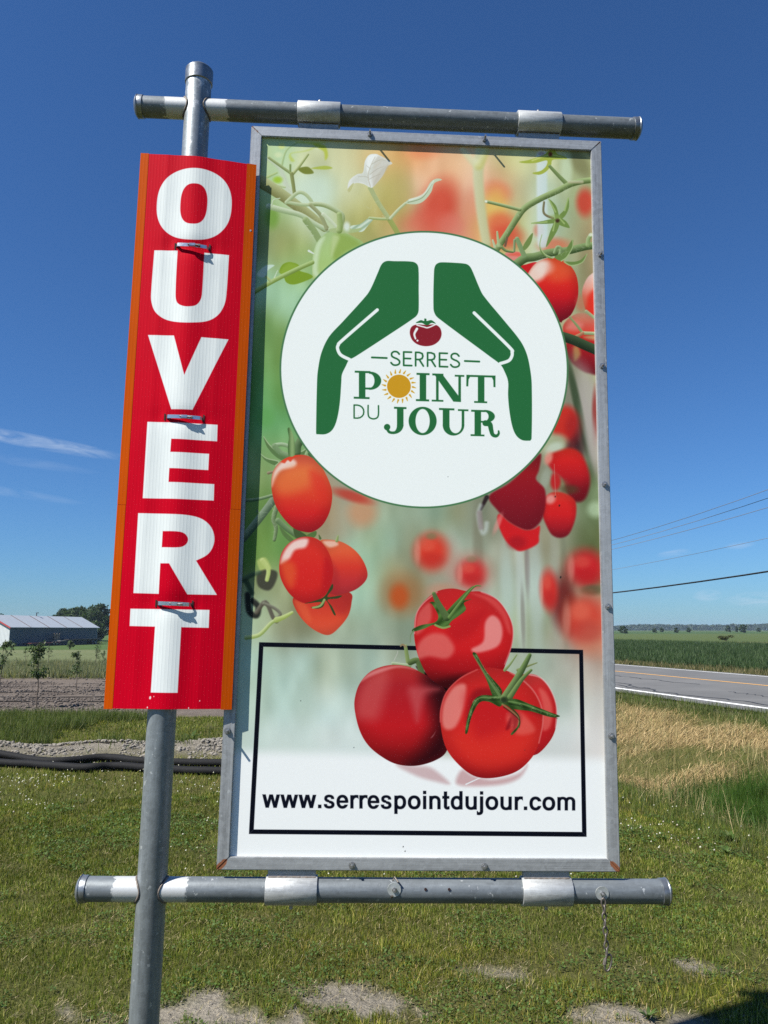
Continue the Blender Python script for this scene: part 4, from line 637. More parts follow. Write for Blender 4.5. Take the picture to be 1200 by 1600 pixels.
rub = np.exp(-((gy-10.9-.12*(gx+3))/.5)**2)*np.clip((-gx-1.0)/.5, 0, 1)*np.clip((gx+14)/3, 0, 1); C = lerp(C, (.19, .17, .14), np.clip(rub*1.6-.3, 0, 1))
soil = np.clip((gy-15.1-.6*(fbm(gx*.6, gy*.6, 51)-.5))/.4, 0, 1)*np.clip((27.4-gy)/.5, 0, 1)*lft; C = lerp(C, (.14, .115, .095), soil); C = lerp(C, (.075, .06, .05), soil*np.clip((fbm(gx*.35, gy*1.6, 57, 3)-.52)*7, 0, 1))
grain = np.clip((gy-27.2)/.4, 0, 1)*np.clip((38-gy)/1, 0, 1)*lft; C = lerp(C, (.11, .11, .045), grain)
mown = np.clip((gy-38)/1, 0, 1)*np.clip((92-gy)/3, 0, 1)*lft; C = lerp(C, (.115, .135, .062), mown); C = lerp(C, (.14, .15, .075), mown*np.clip((value_noise(gx*.02+7, gy*.35, 61)-.5)*2, 0, 1))
yard = np.clip((gy-92)/4, 0, 1)*lft; C = lerp(C, (.062, .10, .028), yard)
fr = np.clip((q_-17.6)/.4, 0, 1); C = lerp(C, (.075, .085, .032), fr); cropm = np.clip((q_-19)/.4, 0, 1)*np.clip((88-gy)/6, 0, 1); C = lerp(C, (.036, .068, .026), cropm)
band = np.clip((gy-88)/6, 0, 1)*fr; C = lerp(C, (.070, .095, .032), band); C = lerp(C, (.12, .12, .05), band*np.clip(1-np.abs(gy-96)/9, 0, 1)); C = lerp(C, (.05, .085, .03), band*np.clip((gy-240)/40, 0, 1)*np.clip((value_noise(gx*.002+3, gy*.008, 71)-.35)*4, 0, 1))
m, nt, b = new_mat('soil and turf'); MAT['ground'] = m
at = nt.nodes.new('ShaderNodeVertexColor'); at.layer_name = 'Col'; co = coords(nt); f1 = noise(nt, co, 3., 6., .65); f2 = noise(nt, co, 45., 5., .65)
c_ = mix(nt, 1., at.outputs[0], ramp(nt, f1, [(.2, .72), (.8, 1.28)]), 'MULTIPLY'); c_ = mix(nt, 1., c_, ramp(nt, f2, [(.25, .6), (.75, 1.4)]), 'MULTIPLY'); setp(nt, b, Base_Color=c_, Roughness=.95); b.inputs['Specular IOR Level'].default_value = .1
bump(nt, b, math_n(nt, 'ADD', f2, math_n(nt, 'MULTIPLY', f1, 2.)), .9, .03)
g = link('ground', np_mesh('ground', np.stack([gx, gy, gz], -1), F, C, smooth=True), m); g['kind'] = 'structure'
# ------------------------------------------------------------------ road with paint and sealed cracks
def road_z(q): return .352-.02*np.abs(np.asarray(q, float)-13.35)
def road_sheet(name, q0, q1, s0, s1, lift, mat, parent=None, nq=2, ns=40, wob=0., th=None):
    ss = np.linspace(s0, s1, ns) if s1-s0 < 200 else np.concatenate([np.linspace(s0, 80, ns//2), np.geomspace(81, s1, ns-ns//2)])
    V = []
    for i, s in enumerate(ss):
        for k in range(nq+1):
            q = q0+(q1-q0)*k/nq
            if wob: q += wob*(value_noise(np.array(s*2.3), np.array(q0*7.), 4)-.5)+wob*.5*(value_noise(np.array(s*9.), np.array(q0*5.), 8)-.5)
            if wob and th: q += 0
            p = RN*q+RD*s; V.append((p[0], p[1], float(road_z(q))+lift))
    n = nq+1; Fq = np.array([(i*n+k, i*n+k+1, (i+1)*n+k+1, (i+1)*n+k) for i in range(len(ss)-1) for k in range(nq)], np.int32)
    return link(name, np_mesh(name, np.array(V), Fq, smooth=True), mat, parent)
m, nt, b = new_mat('asphalt'); co = coords(nt); a1 = noise(nt, co, .7, 5., .6); a2 = noise(nt, co, 90., 3., .6)
c_ = mix(nt, ramp(nt, a1, [(.3, 0.), (.7, 1.)]), (.095, .094, .092), (.135, .132, .128)); c_ = mix(nt, 1., c_, ramp(nt, a2, [(.2, .75), (.8, 1.25)]), 'MULTIPLY'); setp(nt, b, Base_Color=c_, Roughness=.9); bump(nt, b, a2, .35, .006); MAT['asphalt'] = m
def worn_paint(name, c, thr):
    m, nt, b = new_mat(name); co = coords(nt); n = ramp(nt, noise(nt, co, 14., 6., .7), [(thr-.05, 1.), (thr+.05, 0.)]); setp(nt, b, Base_Color=mix(nt, n, (.15, .145, .14), c), Roughness=.7); return m
MAT['yellow'] = worn_paint('worn yellow road paint', (.62, .33, .08), .62); MAT['white'] = worn_paint('worn white road paint', (.78, .78, .76), .66); MAT['tar'] = plain('crack sealing tar', (.03, .03, .03), .6)
road = road_sheet('road', 9.5, 17.2, -60, 2500, 0, MAT['asphalt'], nq=10, ns=160); road['kind'] = 'structure'
road_sheet('centre_line', 13.29, 13.42, -60, 2500, .004, MAT['yellow'], road, 1, 160)
for s0, s1 in ((-60, 9.85), (9.93, 14.6), (14.64, 2500)): road_sheet('edge_line', 9.93, 10.06, s0, s1, .004, MAT['white'], road, 1, 80)
road_sheet('edge_line', 16.66, 16.78, -60, 2500, .004, MAT['white'], road, 1, 160)
for q, s0, s1, w in ((10.35, 12.0, 18., .05), (10.55, 9.3, 11.4, .05), (10.85, 2.0, 8.4, .045), (11.05, 7.4, 8.1, .09), (11.6, 12.2, 15., .03), (11.9, 8.4, 11.2, .03), (12.2, 17., 24., .04), (14.9, 9.5, 12., .04), (15.6, 4., 7., .04), (10.7, 16.5, 20., .05), (14.2, 14, 17., .03)):
    road_sheet('crack_seal', q, q+w, s0, s1, .006, MAT['tar'], road, 1, 26, wob=.35)
# ------------------------------------------------------------------ foliage stuff
MAT['foliage'] = foliage_mat('grass and leaves'); MAT['straw'] = foliage_mat('dry straw', .12, .7)
LAWN = [(.132, .168, .022), (.084, .122, .014), (.19, .212, .036), (.29, .275, .075), (.37, .32, .13), (.048, .080, .012)]; LW = [.30, .24, .22, .12, .06, .06]
def lawn(name, n, r0, r1, half, hgt, wid, power):
    x, y = sector(n, r0, r1, half, power); q = x*RN[0]+y*RN[1]; r = np.hypot(x, y)
    p = np.clip(1.15-bare(x, y)*1.35, .02, 1)*np.clip(1.25-.9*(bare(x, y) > .2)*(fbm(x*16, y*16, 201, 2) < .58), 0, 1)*np.clip((fbm(x*3.1, y*3.1, 81, 4)-.18)*3.2, .25, 1)
    rubb = np.exp(-((y-10.9-.12*(x+3))/.5)**2)*np.clip((-x-1.0)/.5, 0, 1); p = p*np.clip(1-rubb*1.5, .05, 1)
    k = (rng.random(n) < p) & (q < 5.6) & ((y < 15.2) | (q > 1)); x, y = x[k], y[k]; r = r[k]; n = len(x)
    big = fbm(x*.8, y*.8, 91, 3); c = palette(n, LAWN, LW, .25); cl_ = fbm(x*8.5, y*8.5, 97, 3); c = c*((.70+.62*fbm(x*1.7, y*1.7, 95, 3))*(.52+.98*cl_))[:, None]; dry = (rng.random(n) < np.clip((big-.5)*2.2, 0, .5)); c[dry] = c[dry]*np.array((1.35, 1.15, 1.05))
    h = hgt*rng.uniform(.45, 1.3, n)*(.75+.6*big)*(.5+1.05*cl_); w = wid*rng.uniform(.7, 1.4, n)*np.clip(r/4., 1, 4)
    return blades(name, x, y, h, w, c, .7)
tag_stuff = []
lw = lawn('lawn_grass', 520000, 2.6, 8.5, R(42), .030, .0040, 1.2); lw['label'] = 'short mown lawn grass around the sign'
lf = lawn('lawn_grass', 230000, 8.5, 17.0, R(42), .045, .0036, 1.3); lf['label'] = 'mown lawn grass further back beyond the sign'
# taller rough grass: left verge by the planted bed, ditch sides, road shoulders
def tall(name, n, pts_fn, hgt, wid, cols, wts, lean=.4, mat=None):
    x, y = pts_fn(n); n = len(x); h = hgt*rng.uniform(.35, 1.3, n)*(.45+1.1*fbm(x*2.6, y*2.6, 191, 3)); return blades(name, x, y, h, wid*rng.uniform(.7, 1.4, n), palette(n, cols, wts, .28)*(.55+.9*fbm(x*3.4, y*3.4, 193, 3))[:, None], lean, mat=mat)
ROUGH = [(.085, .12, .024), (.12, .15, .04), (.19, .19, .08), (.05, .08, .018)]; RW = [.4, .3, .15, .15]
def verge(n):
    x = rng.uniform(-16, -1.0, n); y = 14.7+rng.normal(0, .35, n)-.02*(x+6); k = fbm(x*.8, y*.8, 101, 3) > .40+.10*np.clip(x+6.5, -1, 4); return x[k], y[k]
o = tall('verge_grass', 40000, verge, .17, .011, ROUGH, RW); o['label'] = 'uncut grass along the near edge of the planted bed'
def tuft(n):
    x = rng.uniform(-7.5, -3.9, n); y = rng.uniform(11.4, 14.6, n); k = fbm(x*1.1, y*1.1, 105, 3) > .5+.12*np.clip((x+5.2), -1, 2); return x[k], y[k]
o = tall('rough_grass', 26000, tuft, .16, .009, ROUGH, RW); o['label'] = 'rough unmown grass behind the rubble at the left'
def rubgrass(n):
    x = rng.uniform(-8, -1.2, n); y = 11.35+.12*(x+3)+rng.normal(0, .22, n); k = fbm(x*1.6, y*1.6, 107, 3) > .55; return x[k], y[k]
o = tall('rubble_grass', 14000, rubgrass, .2, .009, ROUGH, RW); o['label'] = 'grass tufts sprouting from the rubble bank'
def q_band(q0, q1, s0, s1, keep):
    def f(n):
        q = rng.uniform(q0, q1, n); s = s0+(s1-s0)*rng.random(n)**1.5; x = q*RN[0]+s*RD[0]; y = q*RN[1]+s*RD[1]; k = keep(x, y, q, s); return x[k], y[k]
    return f
o = tall('ditch_grass', 90000, q_band(4.4, 8.7, 3, 24, lambda x, y, q, s: rng.random(len(x)) < np.clip(1.05-straw_mask(x, y)*.8, 0, 1)*np.where((q > 5.9) & (q < 8.3), .5, 1)), .11, .006, [(.10, .14, .026), (.12, .155, .04), (.18, .17, .07), (.055, .09, .02)], RW, .45); o['label'] = 'green grass growing in and beside the ditch'
def lush(n):
    q = rng.normal(6.6, .32, n); s = rng.normal(7.7, .6, n); return q*RN[0]+s*RD[0], q*RN[1]+s*RD[1]
o = tall('lush_grass', 22000, lush, .26, .007, [(.05, .11, .015), (.08, .14, .022), (.035, .08, .012)], [.5, .3, .2], .5); o['label'] = 'tall dark green grass at the ditch bottom on the right'
o = tall('shoulder_grass', 50000, q_band(8.65, 9.75, 2, 45, lambda x, y, q, s: rng.random(len(x)) < .3+.7*(fbm(x*1.4, y*1.4, 111, 3) > .42)), .11, .010, ROUGH, RW, .45); o['label'] = 'green grass strip along the near road edge'
def straw_pts(n):
    x, y = q_band(5.5, 8.9, 2.5, 24, lambda x, y, q, s: rng.random(len(x)) < straw_mask(x, y)*.95+.05)(n); return x, y
def lying(name, n, pts, L, w, cols, wts, mat, up=.07):
    x, y = pts(n); n = len(x); a = np.where(rng.random(n) < .5, rng.normal(.5, .9, n), rng.uniform(0, 6.28, n)); l = L*rng.uniform(.4, 1.2, n); dx, dy = np.cos(a)*l/2, np.sin(a)*l/2; ww = w*rng.uniform(.6, 1.4, n); V = np.empty((n, 4, 3), np.float32); lift = rng.uniform(.05*up, up, n)
    for i, (sx, sw) in enumerate(((-1, -1), (-1, 1), (1, .6), (1, -.6))):
        V[:, i, 0] = x+sx*dx-np.sin(a)*ww/2*sw; V[:, i, 1] = y+sx*dy+np.cos(a)*ww/2*sw; V[:, i, 2] = terrain(x+sx*dx, y+sx*dy)+lift*(.3 if sx < 0 else 1)+.004
    c = np.repeat(palette(n, cols, wts, .25)[:, None, :], 4, 1).reshape(-1, 3); o = link(name, np_mesh(name, V.reshape(-1, 3), np.arange(4*n, dtype=np.int32).reshape(-1, 4), c), mat); o['kind'] = 'stuff'; return o
o = lying('dry_straw', 75000, straw_pts, .17, .0062, [(.36, .26, .12), (.28, .195, .085), (.46, .35, .18), (.20, .14, .06)], [.4, .3, .2, .1], MAT['straw']); o['label'] = 'cut dry straw lying on the road bank'
o = tall('dry_stalks', 26000, q_band(5.6, 8.6, 3, 22, lambda x, y, q, s: rng.random(len(x)) < .25+.5*(fbm(x*1.2, y*1.2, 151, 3) > .5)), .26, .005, [(.36, .28, .13), (.26, .22, .09), (.16, .17, .06), (.46, .37, .19)], [.35, .3, .2, .15], .7, mat=MAT['straw']); o['label'] = 'dry grass stalks standing on the ditch bank'
o = tall('seed_stalks', 5000, q_band(4.8, 8.8, 3, 22, lambda x, y, q, s: fbm(x*1.1, y*1.1, 155, 3) > .5), .28, .005, [(.30, .25, .12), (.22, .22, .09), (.40, .34, .18)], [.4, .3, .3], .55, mat=MAT['straw']); o['label'] = 'tall thin seed stalks along the ditch'
def thatch_pts(n):
    x, y = sector(n, 2.8, 8.0, R(40), 1.2); k = (rng.random(n) < .10+1.2*np.clip(bare(x, y), 0, 1)*np.clip(1.3-bare(x, y), 0.15, 1)+.5*(fbm(x*2.2, y*2.2, 171, 3) > .58)) & (x*RN[0]+y*RN[1] < 4.6); return x[k], y[k]
o = lying('dead_thatch', 60000, thatch_pts, .030, .0018, [(.34, .27, .15), (.24, .19, .10), (.42, .35, .22), (.14, .11, .06)], [.35, .3, .2, .15], MAT['straw'], .022); o['label'] = 'dead clippings and thatch among the lawn grass'
def leaflets(name, n, label):
    x, y = sector(n, 2.8, 8.5, R(40), 1.2); k = (fbm(x*3.3, y*3.3, 181, 3) > .53) & (bare(x, y) < .5) & (x*RN[0]+y*RN[1] < 5.0); x, y = x[k], y[k]; n = len(x); z = terrain(x, y)+rng.uniform(.012, .036, n); r = rng.uniform(.004, .008, n)*np.clip(np.hypot(x, y)/5, 1, 2); t = rng.uniform(0, 6.28, n); tl = rng.normal(0, .35, (n, 2)); V = np.empty((n, 4, 3), np.float32)
    for i in range(4):
        a = t+i*np.pi/2; dx, dy = np.cos(a)*r, np.sin(a)*r; V[:, i, 0] = x+dx; V[:, i, 1] = y+dy; V[:, i, 2] = z+dx*tl[:, 0]+dy*tl[:, 1]
    c = np.repeat(palette(n, [(.075, .125, .025), (.10, .155, .04), (.055, .10, .02)], [.5, .3, .2], .25)[:, None, :], 4, 1).reshape(-1, 3); o = link(name, np_mesh(name, V.reshape(-1, 3), np.arange(4*n, dtype=np.int32).reshape(-1, 4), c), MAT['foliage']); o['kind'] = 'stuff'; o['label'] = label
leaflets('clover_leaves', 90000, 'low clover leaves in patches across the lawn')
def crop_pts(n):
    q = 19+(62-19)*rng.random(n)**1.6; s = rng.uniform(0, 1, n)*(70+q)-8+ (q-19)*.2; q = 19+np.round((q-19)/.38)*.38+rng.normal(0, .05, n); return q*RN[0]+s*RD[0], q*RN[1]+s*RD[1]
o = tall('crop_field', 260000, crop_pts, .30, .04, [(.045, .080, .026), (.065, .105, .04), (.10, .14, .065), (.03, .058, .018)], [.4, .3, .15, .15], .6); o['label'] = 'dark green field crop in rows across the road'
o = tall('far_verge_grass', 30000, q_band(17.3, 18.9, 0, 70, lambda x, y, q, s: rng.random(len(x)) < .8), .16, .02, [(.20, .17, .08), (.10, .11, .04), (.26, .21, .11), (.06, .085, .03)], [.35, .3, .2, .15], .4); o['label'] = 'half dry verge grass on the far side of the road'
def grain_pts(n): return rng.uniform(-30, -6, n), rng.uniform(27.2, 37.6, n)
o = tall('grain_strip', 90000, grain_pts, .30, .022, [(.16, .18, .095), (.24, .25, .16), (.10, .125, .05), (.36, .32, .15)], [.35, .3, .2, .15], .35); o['label'] = 'pale green grain strip beyond the bare planted bed'
# clover heads
def dots(name, x, y, z, r, c, label):
    n = len(x); P = np.array([(1, 0, 0), (-1, 0, 0), (0, 1, 0), (0, -1, 0), (0, 0, 1), (0, 0, -1)], np.float32); T = np.array([(0, 2, 4), (2, 1, 4), (1, 3, 4), (3, 0, 4), (2, 0, 5), (1, 2, 5), (3, 1, 5), (0, 3, 5)], np.int32)
    V = np.stack([x, y, z], -1)[:, None, :]+P[None]*(r*rng.uniform(.6, 1.25, n))[:, None, None]; F = (np.arange(n)*6)[:, None, None]+T[None]
    o = link(name, np_mesh(name, V.reshape(-1, 3), F.reshape(-1, 3).astype(np.int32), np.repeat(c, 6, 0), smooth=True), MAT['foliage']); o['kind'] = 'stuff'; o['label'] = label; return o
x, y = sector(1500, 5.0, 12., R(40), 1.5); k = (rng.random(len(x)) < np.clip((fbm(x*.7, y*.7, 121, 3)-.5)*4.5, 0.004, 1)) & (x*RN[0]+y*RN[1] < 5.2) & (y < 9.9)
cx = [(2.05, 6.9, 26), (2.3, 7.2, 14), (2.0, 6.4, 12), (-3.3, 7.6, 25), (-3.6, 8.8, 50), (-4.3, 9.0, 30), (-1.8, 8.3, 34), (-2.6, 9.0, 26), (-4.4, 8.2, 24), (.4, 8.2, 25)]
x = np.concatenate([x[k]]+[rng.normal(a, .35, n_) for a, b, n_ in cx]); y = np.concatenate([y[k]]+[rng.normal(b, .22, n_) for a, b, n_ in cx])
dots('clover_flowers', x, y, terrain(x, y)+rng.uniform(.04, .075, len(x)), .0085, palette(len(x), [(.62, .60, .52), (.5, .45, .38)], [.8, .2], .15), 'white clover flowers dotted over the lawn')
# ------------------------------------------------------------------ the sign: local frame u (right), v (up), w (towards the road user)
UX = Vector((.998896, .043530, -.017657)); UY = Vector((.017673, .000008, .999844)); UN = UX.cross(UY)
SIGN_O = Vector((-.51197, 2.51933, -.72489+EYE))
MS = Matrix(((UX.x, -UN.x, UY.x, SIGN_O.x), (UX.y, -UN.y, UY.y, SIGN_O.y), (UX.z, -UN.z, UY.z, SIGN_O.z), (0, 0, 0, 1)))
PW, PH, WB, UP = 1.25, 2.4835, -.02, -.196                                # panel size, depth of the pipe axes, post position
def P3(u, v, w): return Vector((u, -w, v))
def sign_root(name, u, v, w): o = empty(name, MS @ Matrix.Translation(P3(u, v, w))); o['_b'] = 0; del o['_b']; return o
def put(o, root, u, v, w):                                               # parts keep sign coordinates in their mesh
    o.location = -P3(u, v, w); return o
def near_weld(nt):
    s = node(nt, 'ShaderNodeSeparateXYZ', {0: coords(nt)}).outputs; d = math_n(nt, 'ABSOLUTE', math_n(nt, 'SUBTRACT', s[0], UP)); return math_n(nt, 'SUBTRACT', 1.0, math_n(nt, 'MULTIPLY', math_n(nt, 'SUBTRACT', d, .098), 40.0), True)
def post_bright(nt):
    s = node(nt, 'ShaderNodeSeparateXYZ', {0: coords(nt)}).outputs; a = math_n(nt, 'MULTIPLY', math_n(nt, 'SUBTRACT', s[2], 2.30), 2.2, True); return math_n(nt, 'MULTIPLY', a, .62)
MAT['post'] = galvanised('galvanised post', (.225, .248, .262), post_bright, None, (1, 1, .12), .5, .42)
MAT['bar'] = galvanised('galvanised crossbar', (.145, .162, .175), near_weld, None, (.15, 1, 1), .3, .48)
MAT['zinc'] = galvanised('bright zinc', (.40, .41, .41), None, None, (.2, 1, 2), .35, .45)
MAT['cap'] = galvanised('dull zinc cap', (.22, .235, .25), None, None, (1, 1, 1), .7, .35)
MAT['steel'] = plain('bolt steel', (.34, .34, .345), .4, .8, .35, 60.); MAT['washer'] = galvanised('washer zinc', (.42, .44, .44), None, None, (1, 1, 1), .5, .45)
MAT['chain'] = plain('weathered chain steel', (.16, .14, .125), .55, .7, .4, 90.); MAT['weld'] = plain('rusty weld bead', (.17, .145, .125), .65, .4, .6, 90.)
MAT['slit'] = plain('dark slit', (.03, .012, .012), .9)
def dist_corner(nt):
    """rust that has broken out along the mitred welds of the frame corners"""
    s = node(nt, 'ShaderNodeSeparateXYZ', {0: coords(nt)}).outputs; tot = None; nzv = noise(nt, coords(nt, scale=(1, 1, 1)), 70., 4., .7, .4)
    for cu, cv, su, sv, amt in ((0, 0, 1, 1, 1.25), (PW, 0, -1, 1, 1.1), (0, PH, 1, -1, .55), (PW, PH, -1, -1, .5)):
        a = math_n(nt, 'MULTIPLY', math_n(nt, 'SUBTRACT', s[0], cu), su); b_ = math_n(nt, 'MULTIPLY', math_n(nt, 'SUBTRACT', s[2], cv), sv)
        along = math_n(nt, 'ADD', a, b_); off = math_n(nt, 'ABSOLUTE', math_n(nt, 'SUBTRACT', a, b_))
        k = math_n(nt, 'MULTIPLY', math_n(nt, 'SUBTRACT', 1.0, math_n(nt, 'DIVIDE', off, .021), True), math_n(nt, 'SUBTRACT', 1.0, math_n(nt, 'DIVIDE', math_n(nt, 'SUBTRACT', along, .045), .03), True))
        k = math_n(nt, 'MULTIPLY', k, amt); tot = k if tot is None else math_n(nt, 'MAXIMUM', tot, k)
    return ramp(nt, math_n(nt, 'MULTIPLY', tot, math_n(nt, 'ADD', nzv, .35)), [(.36, 0.), (.46, 1.)])
MAT['frame_h'] = galvanised('brushed aluminium rail', (.36, .37, .38), None, dist_corner, (.06, 1, 3), .35, .42)
MAT['frame_v'] = galvanised('brushed aluminium stile', (.36, .37, .38), None, dist_corner, (3, 1, .06), .35, .42)
# --- stand of steel pipes
B = (UP, -SIGN_O.z/UY.z, WB)
root = tag(sign_root('sign_stand', *B), 'leaning galvanised steel post with two pipe crossbars carrying the signs', 'sign stand')
v_top = 2.70
put(MB().tube([P3(UP, B[1]-.25, WB), P3(UP, v_top-.03, WB)], .0445, 40).build('post', MAT['post'], root, 40), root, *B)
pc = put(MB().tube([P3(UP, v_top-.052, WB), P3(UP, v_top-.05, WB), P3(UP, v_top, WB), P3(UP, v_top+.005, WB)], [.0465, .0485, .0485, .044], 40).tube([P3(UP, v_top+.003, WB), P3(UP, v_top+.012, WB)], [.042, .036], 32).build('post_cap', MAT['cap'], root, 35), root, *B)
RB = .0362
for v, u0, u1 in ((2.551, -.405, 1.392), (-.0625, -.410, 1.402)):
    cb = put(MB().tube([P3(u0, v, WB), P3(u1, v, WB)], RB, 36, True).build('crossbar', MAT['bar'], root, 40), root, *B)
    for u, d in ((u0, -1), (u1, 1)):
        e = MB().tube([P3(u-d*.022, v, WB), P3(u-d*.021, v, WB), P3(u-.0*d, v, WB), P3(u+d*.002, v, WB), P3(u+d*.008, v, WB), P3(u+d*.012, v, WB)], [RB+.001, RB+.0032, RB+.0032, RB+.0022, RB*.8, RB*.35], 32)
        e.tube([P3(u-d*.004, v, WB), P3(u-d*.0015, v, WB), P3(u+d*.001, v, WB)], [RB+.0033, RB+.0052, RB+.0033], 32, False).build('end_cap', MAT['cap'], cb, 35)
    for d in (-1, 1):
        pts = []
        for k in range(25):
            a = 2*math.pi*k/24; y_, z_ = RB*math.cos(a), RB*math.sin(a); pts.append(P3(UP+d*(math.sqrt(.0445**2-min(y_*y_, .0019))+.003), v+z_*1.03, WB+y_*1.03))
        MB().tube(pts, [.0022+.0014*random.random() for _ in pts], 7, False).build('weld_bead', MAT['weld'], cb, 60)
    if v < 0:
        for u, vv in ((.5439, -.049), (1.1859, -.0575)):
            wsh = MB().tube([P3(u, vv, WB+RB-.002), P3(u, vv, WB+RB+.0015)], .0205, 28).build('washer', MAT['washer'], cb, 40)
            MB().tube([P3(u, vv, WB+RB+.001), P3(u, vv, WB+RB+.007)], .0075, 6).tube([P3(u, vv, WB+RB), P3(u, vv, WB+RB+.02)], .0038, 10).build('pin', MAT['steel'], cb, 40)
        MB().tube([P3(.5439-.004, -.049+.026, WB+RB+.0), P3(.5439, -.049+.034, WB+RB-.01), P3(.5439+.012, -.049+.022, WB+RB+.004)], .0026, 8).build('wire_hook', MAT['chain'], cb, 60); MB().tube([P3(.5439-.01, -.078, WB+RB-.008), P3(.5439-.006, -.066, WB+RB+.003)], .003, 8).build('wire_stub', MAT['chain'], cb, 60)
        for u in (.640, .7125): MB().tube([P3(u, -.0485, WB+RB-.003), P3(u, -.0485, WB+RB+.0006)], .0042, 12).build('drill_hole', MAT['slit'], cb)
# --- framed printed panel
BP = (PW/2, 0, -.02)
root = tag(sign_root('printed_sign_panel', *BP), 'large tomato print panel with round white emblem in a metal frame', 'sign panel')
RW_, D_ = .038, .038
for name_, quad, mt in (('frame_rail', [(0, 0), (PW, 0), (PW-RW_, RW_), (RW_, RW_)], 'frame_h'), ('frame_rail', [(RW_, PH-RW_), (PW-RW_, PH-RW_), (PW, PH), (0, PH)], 'frame_h'), ('frame_stile', [(0, 0), (RW_, RW_), (RW_, PH-RW_), (0, PH)], 'frame_v'), ('frame_stile', [(PW, 0), (PW, PH), (PW-RW_, PH-RW_), (PW-RW_, RW_)], 'frame_v')):
    put(MB().prism([P3(u, v, 0) for u, v in quad], P3(0, 0, -D_)).build(name_, MAT[mt], root, 50, .0022), root, *BP)
q0, q1, r0, r1, wp = .030, 1.220, .030, 2.4535, -.012
art = paint_panel(1040, 2120, [(355.05, 1341.41), (952.09, 1344.98), (925.41, 234.66), (406.02, 212.23)])
mm = new_mat('printed panel face'); tex = set_uv_image(mm, art, 'panel artwork', .4); m, nt, b = mm
setp(nt, b, Base_Color=tex, Roughness=math_n(nt, 'ADD', .62, math_n(nt, 'MULTIPLY', noise(nt, coords(nt), 6., 4.), .15))); b.inputs['Specular IOR Level'].default_value = .06
V = np.array([tuple(P3(q0, r0, wp)), tuple(P3(q1, r0, wp)), tuple(P3(q1, r1, wp)), tuple(P3(q0, r1, wp)), tuple(P3(q0, r0, wp-.003)), tuple(P3(q1, r0, wp-.003)), tuple(P3(q1, r1, wp-.003)), tuple(P3(q0, r1, wp-.003))])
put(link('printed_panel', np_mesh('printed_panel', V, np.array([(0, 1, 2, 3), (5, 4, 7, 6), (1, 5, 6, 2), (4, 0, 3, 7), (3, 2, 6, 7), (4, 5, 1, 0)], np.int32), uv=np.array([(0, 0), (1, 0), (1, 1), (0, 1)]*2, float)), m, root), root, *BP)
bolt_me = None
for u, v, L_ in ((.4189, 2.4692, .024), (.8276, 2.4687, .025), (1.2358, 2.0476, .02), (1.2327, 1.641, .022), (1.2314, 1.2281, .02), (1.2319, .8213, .02), (1.2318, .4111, .02), (.4137, .0157, .014), (.8239, .0142, .012), (.0147, .4121, .024), (.0160, .82, .012), (.0160, 1.23, .012), (.0160, 1.64, .012), (.0165, 2.08, .015)):
    bo = MB().tube([P3(0, 0, -.001), P3(0, 0, .0055)], .0088, 6).tube([P3(0, 0, 0), P3(0, 0, L_)], .0036, 10).tube([P3(0, 0, 0), P3(0, 0, .0012)], .0105, 20).build('bolt', MAT['steel'], root, 40); bo.location = P3(u, v, .0)-P3(*BP)
for u0, u1, v, d in ((.161, .312, 2.551, -1), (.948, 1.105, 2.551, -1), (.1515, .3085, -.0625, 1), (.942, 1.0975, -.0625, 1)):
    sl = put(MB().tube([P3(u0, v, WB), P3(u0+.0015, v, WB), P3(u1-.0015, v, WB), P3(u1, v, WB)], [.0425, .0435, .0435, .0425], 40).build('pipe_sleeve', MAT['zinc'], root, 40), root, *BP)
    e0, e1 = (v-.042, PH+.001) if d < 0 else (-.001, v+.042)
    MB().box(tuple(P3(u0+.005, min(e0, e1), WB+.012)), tuple(P3(u1-.006, max(e0, e1), WB-.012))).build('weld_tab', MAT['frame_h'], sl)
    MB().tube([P3((u0+u1)/2, v-d*.042, WB), P3((u0+u1)/2, v-d*.055, WB)], .0055, 8).build('set_screw', MAT['steel'], sl, 40)
    pts = [P3(u0+.006+(u1-u0-.012)*k/30, v+d*.0405+random.uniform(-.001, .001), WB+.0145) for k in range(31)]; MB().tube(pts, [.0022+.0016*random.random() for _ in pts], 6).build('weld_bead', MAT['weld'], sl, 60)
# --- corrugated plastic OUVERT board strapped to the post
OC = [(-.3667, .4772), (.0253, .4805), (.0255, 2.3236), (-.3716, 2.3487)]; UB = -.178
CLAMPS = [(-.2327, -.1166, 2.0060), (-.2317, -.1060, 1.4091), (-.2238, -.1099, .8029)]
def board_w(u, v):
    w = .0245+.0095*np.exp(-((u-UB)/.055)**2)-.10*np.clip(np.abs(u-UB)-.1, 0, 1)
    for a, b_, cv in CLAMPS: w = w-.0035*np.exp(-((v-cv)/.03)**2)*np.exp(-((u-(a+b_)/2)/.09)**2)+.002*np.exp(-((v-cv)/.02)**2)*(np.exp(-((u-a)/.012)**2)+np.exp(-((u-b_)/.012)**2))
    return w+.0012*np.sin(v*5+1)
def board_pt(s, t, lift=0.):
    s, t = np.asarray(s, float), np.asarray(t, float); f = lambda k: (OC[0][k]*(1-s)+OC[1][k]*s)*(1-t)+(OC[3][k]*(1-s)+OC[2][k]*s)*t
    u, v = f(0), f(1); return np.stack([u, -(board_w(u, v)+lift), v], -1)
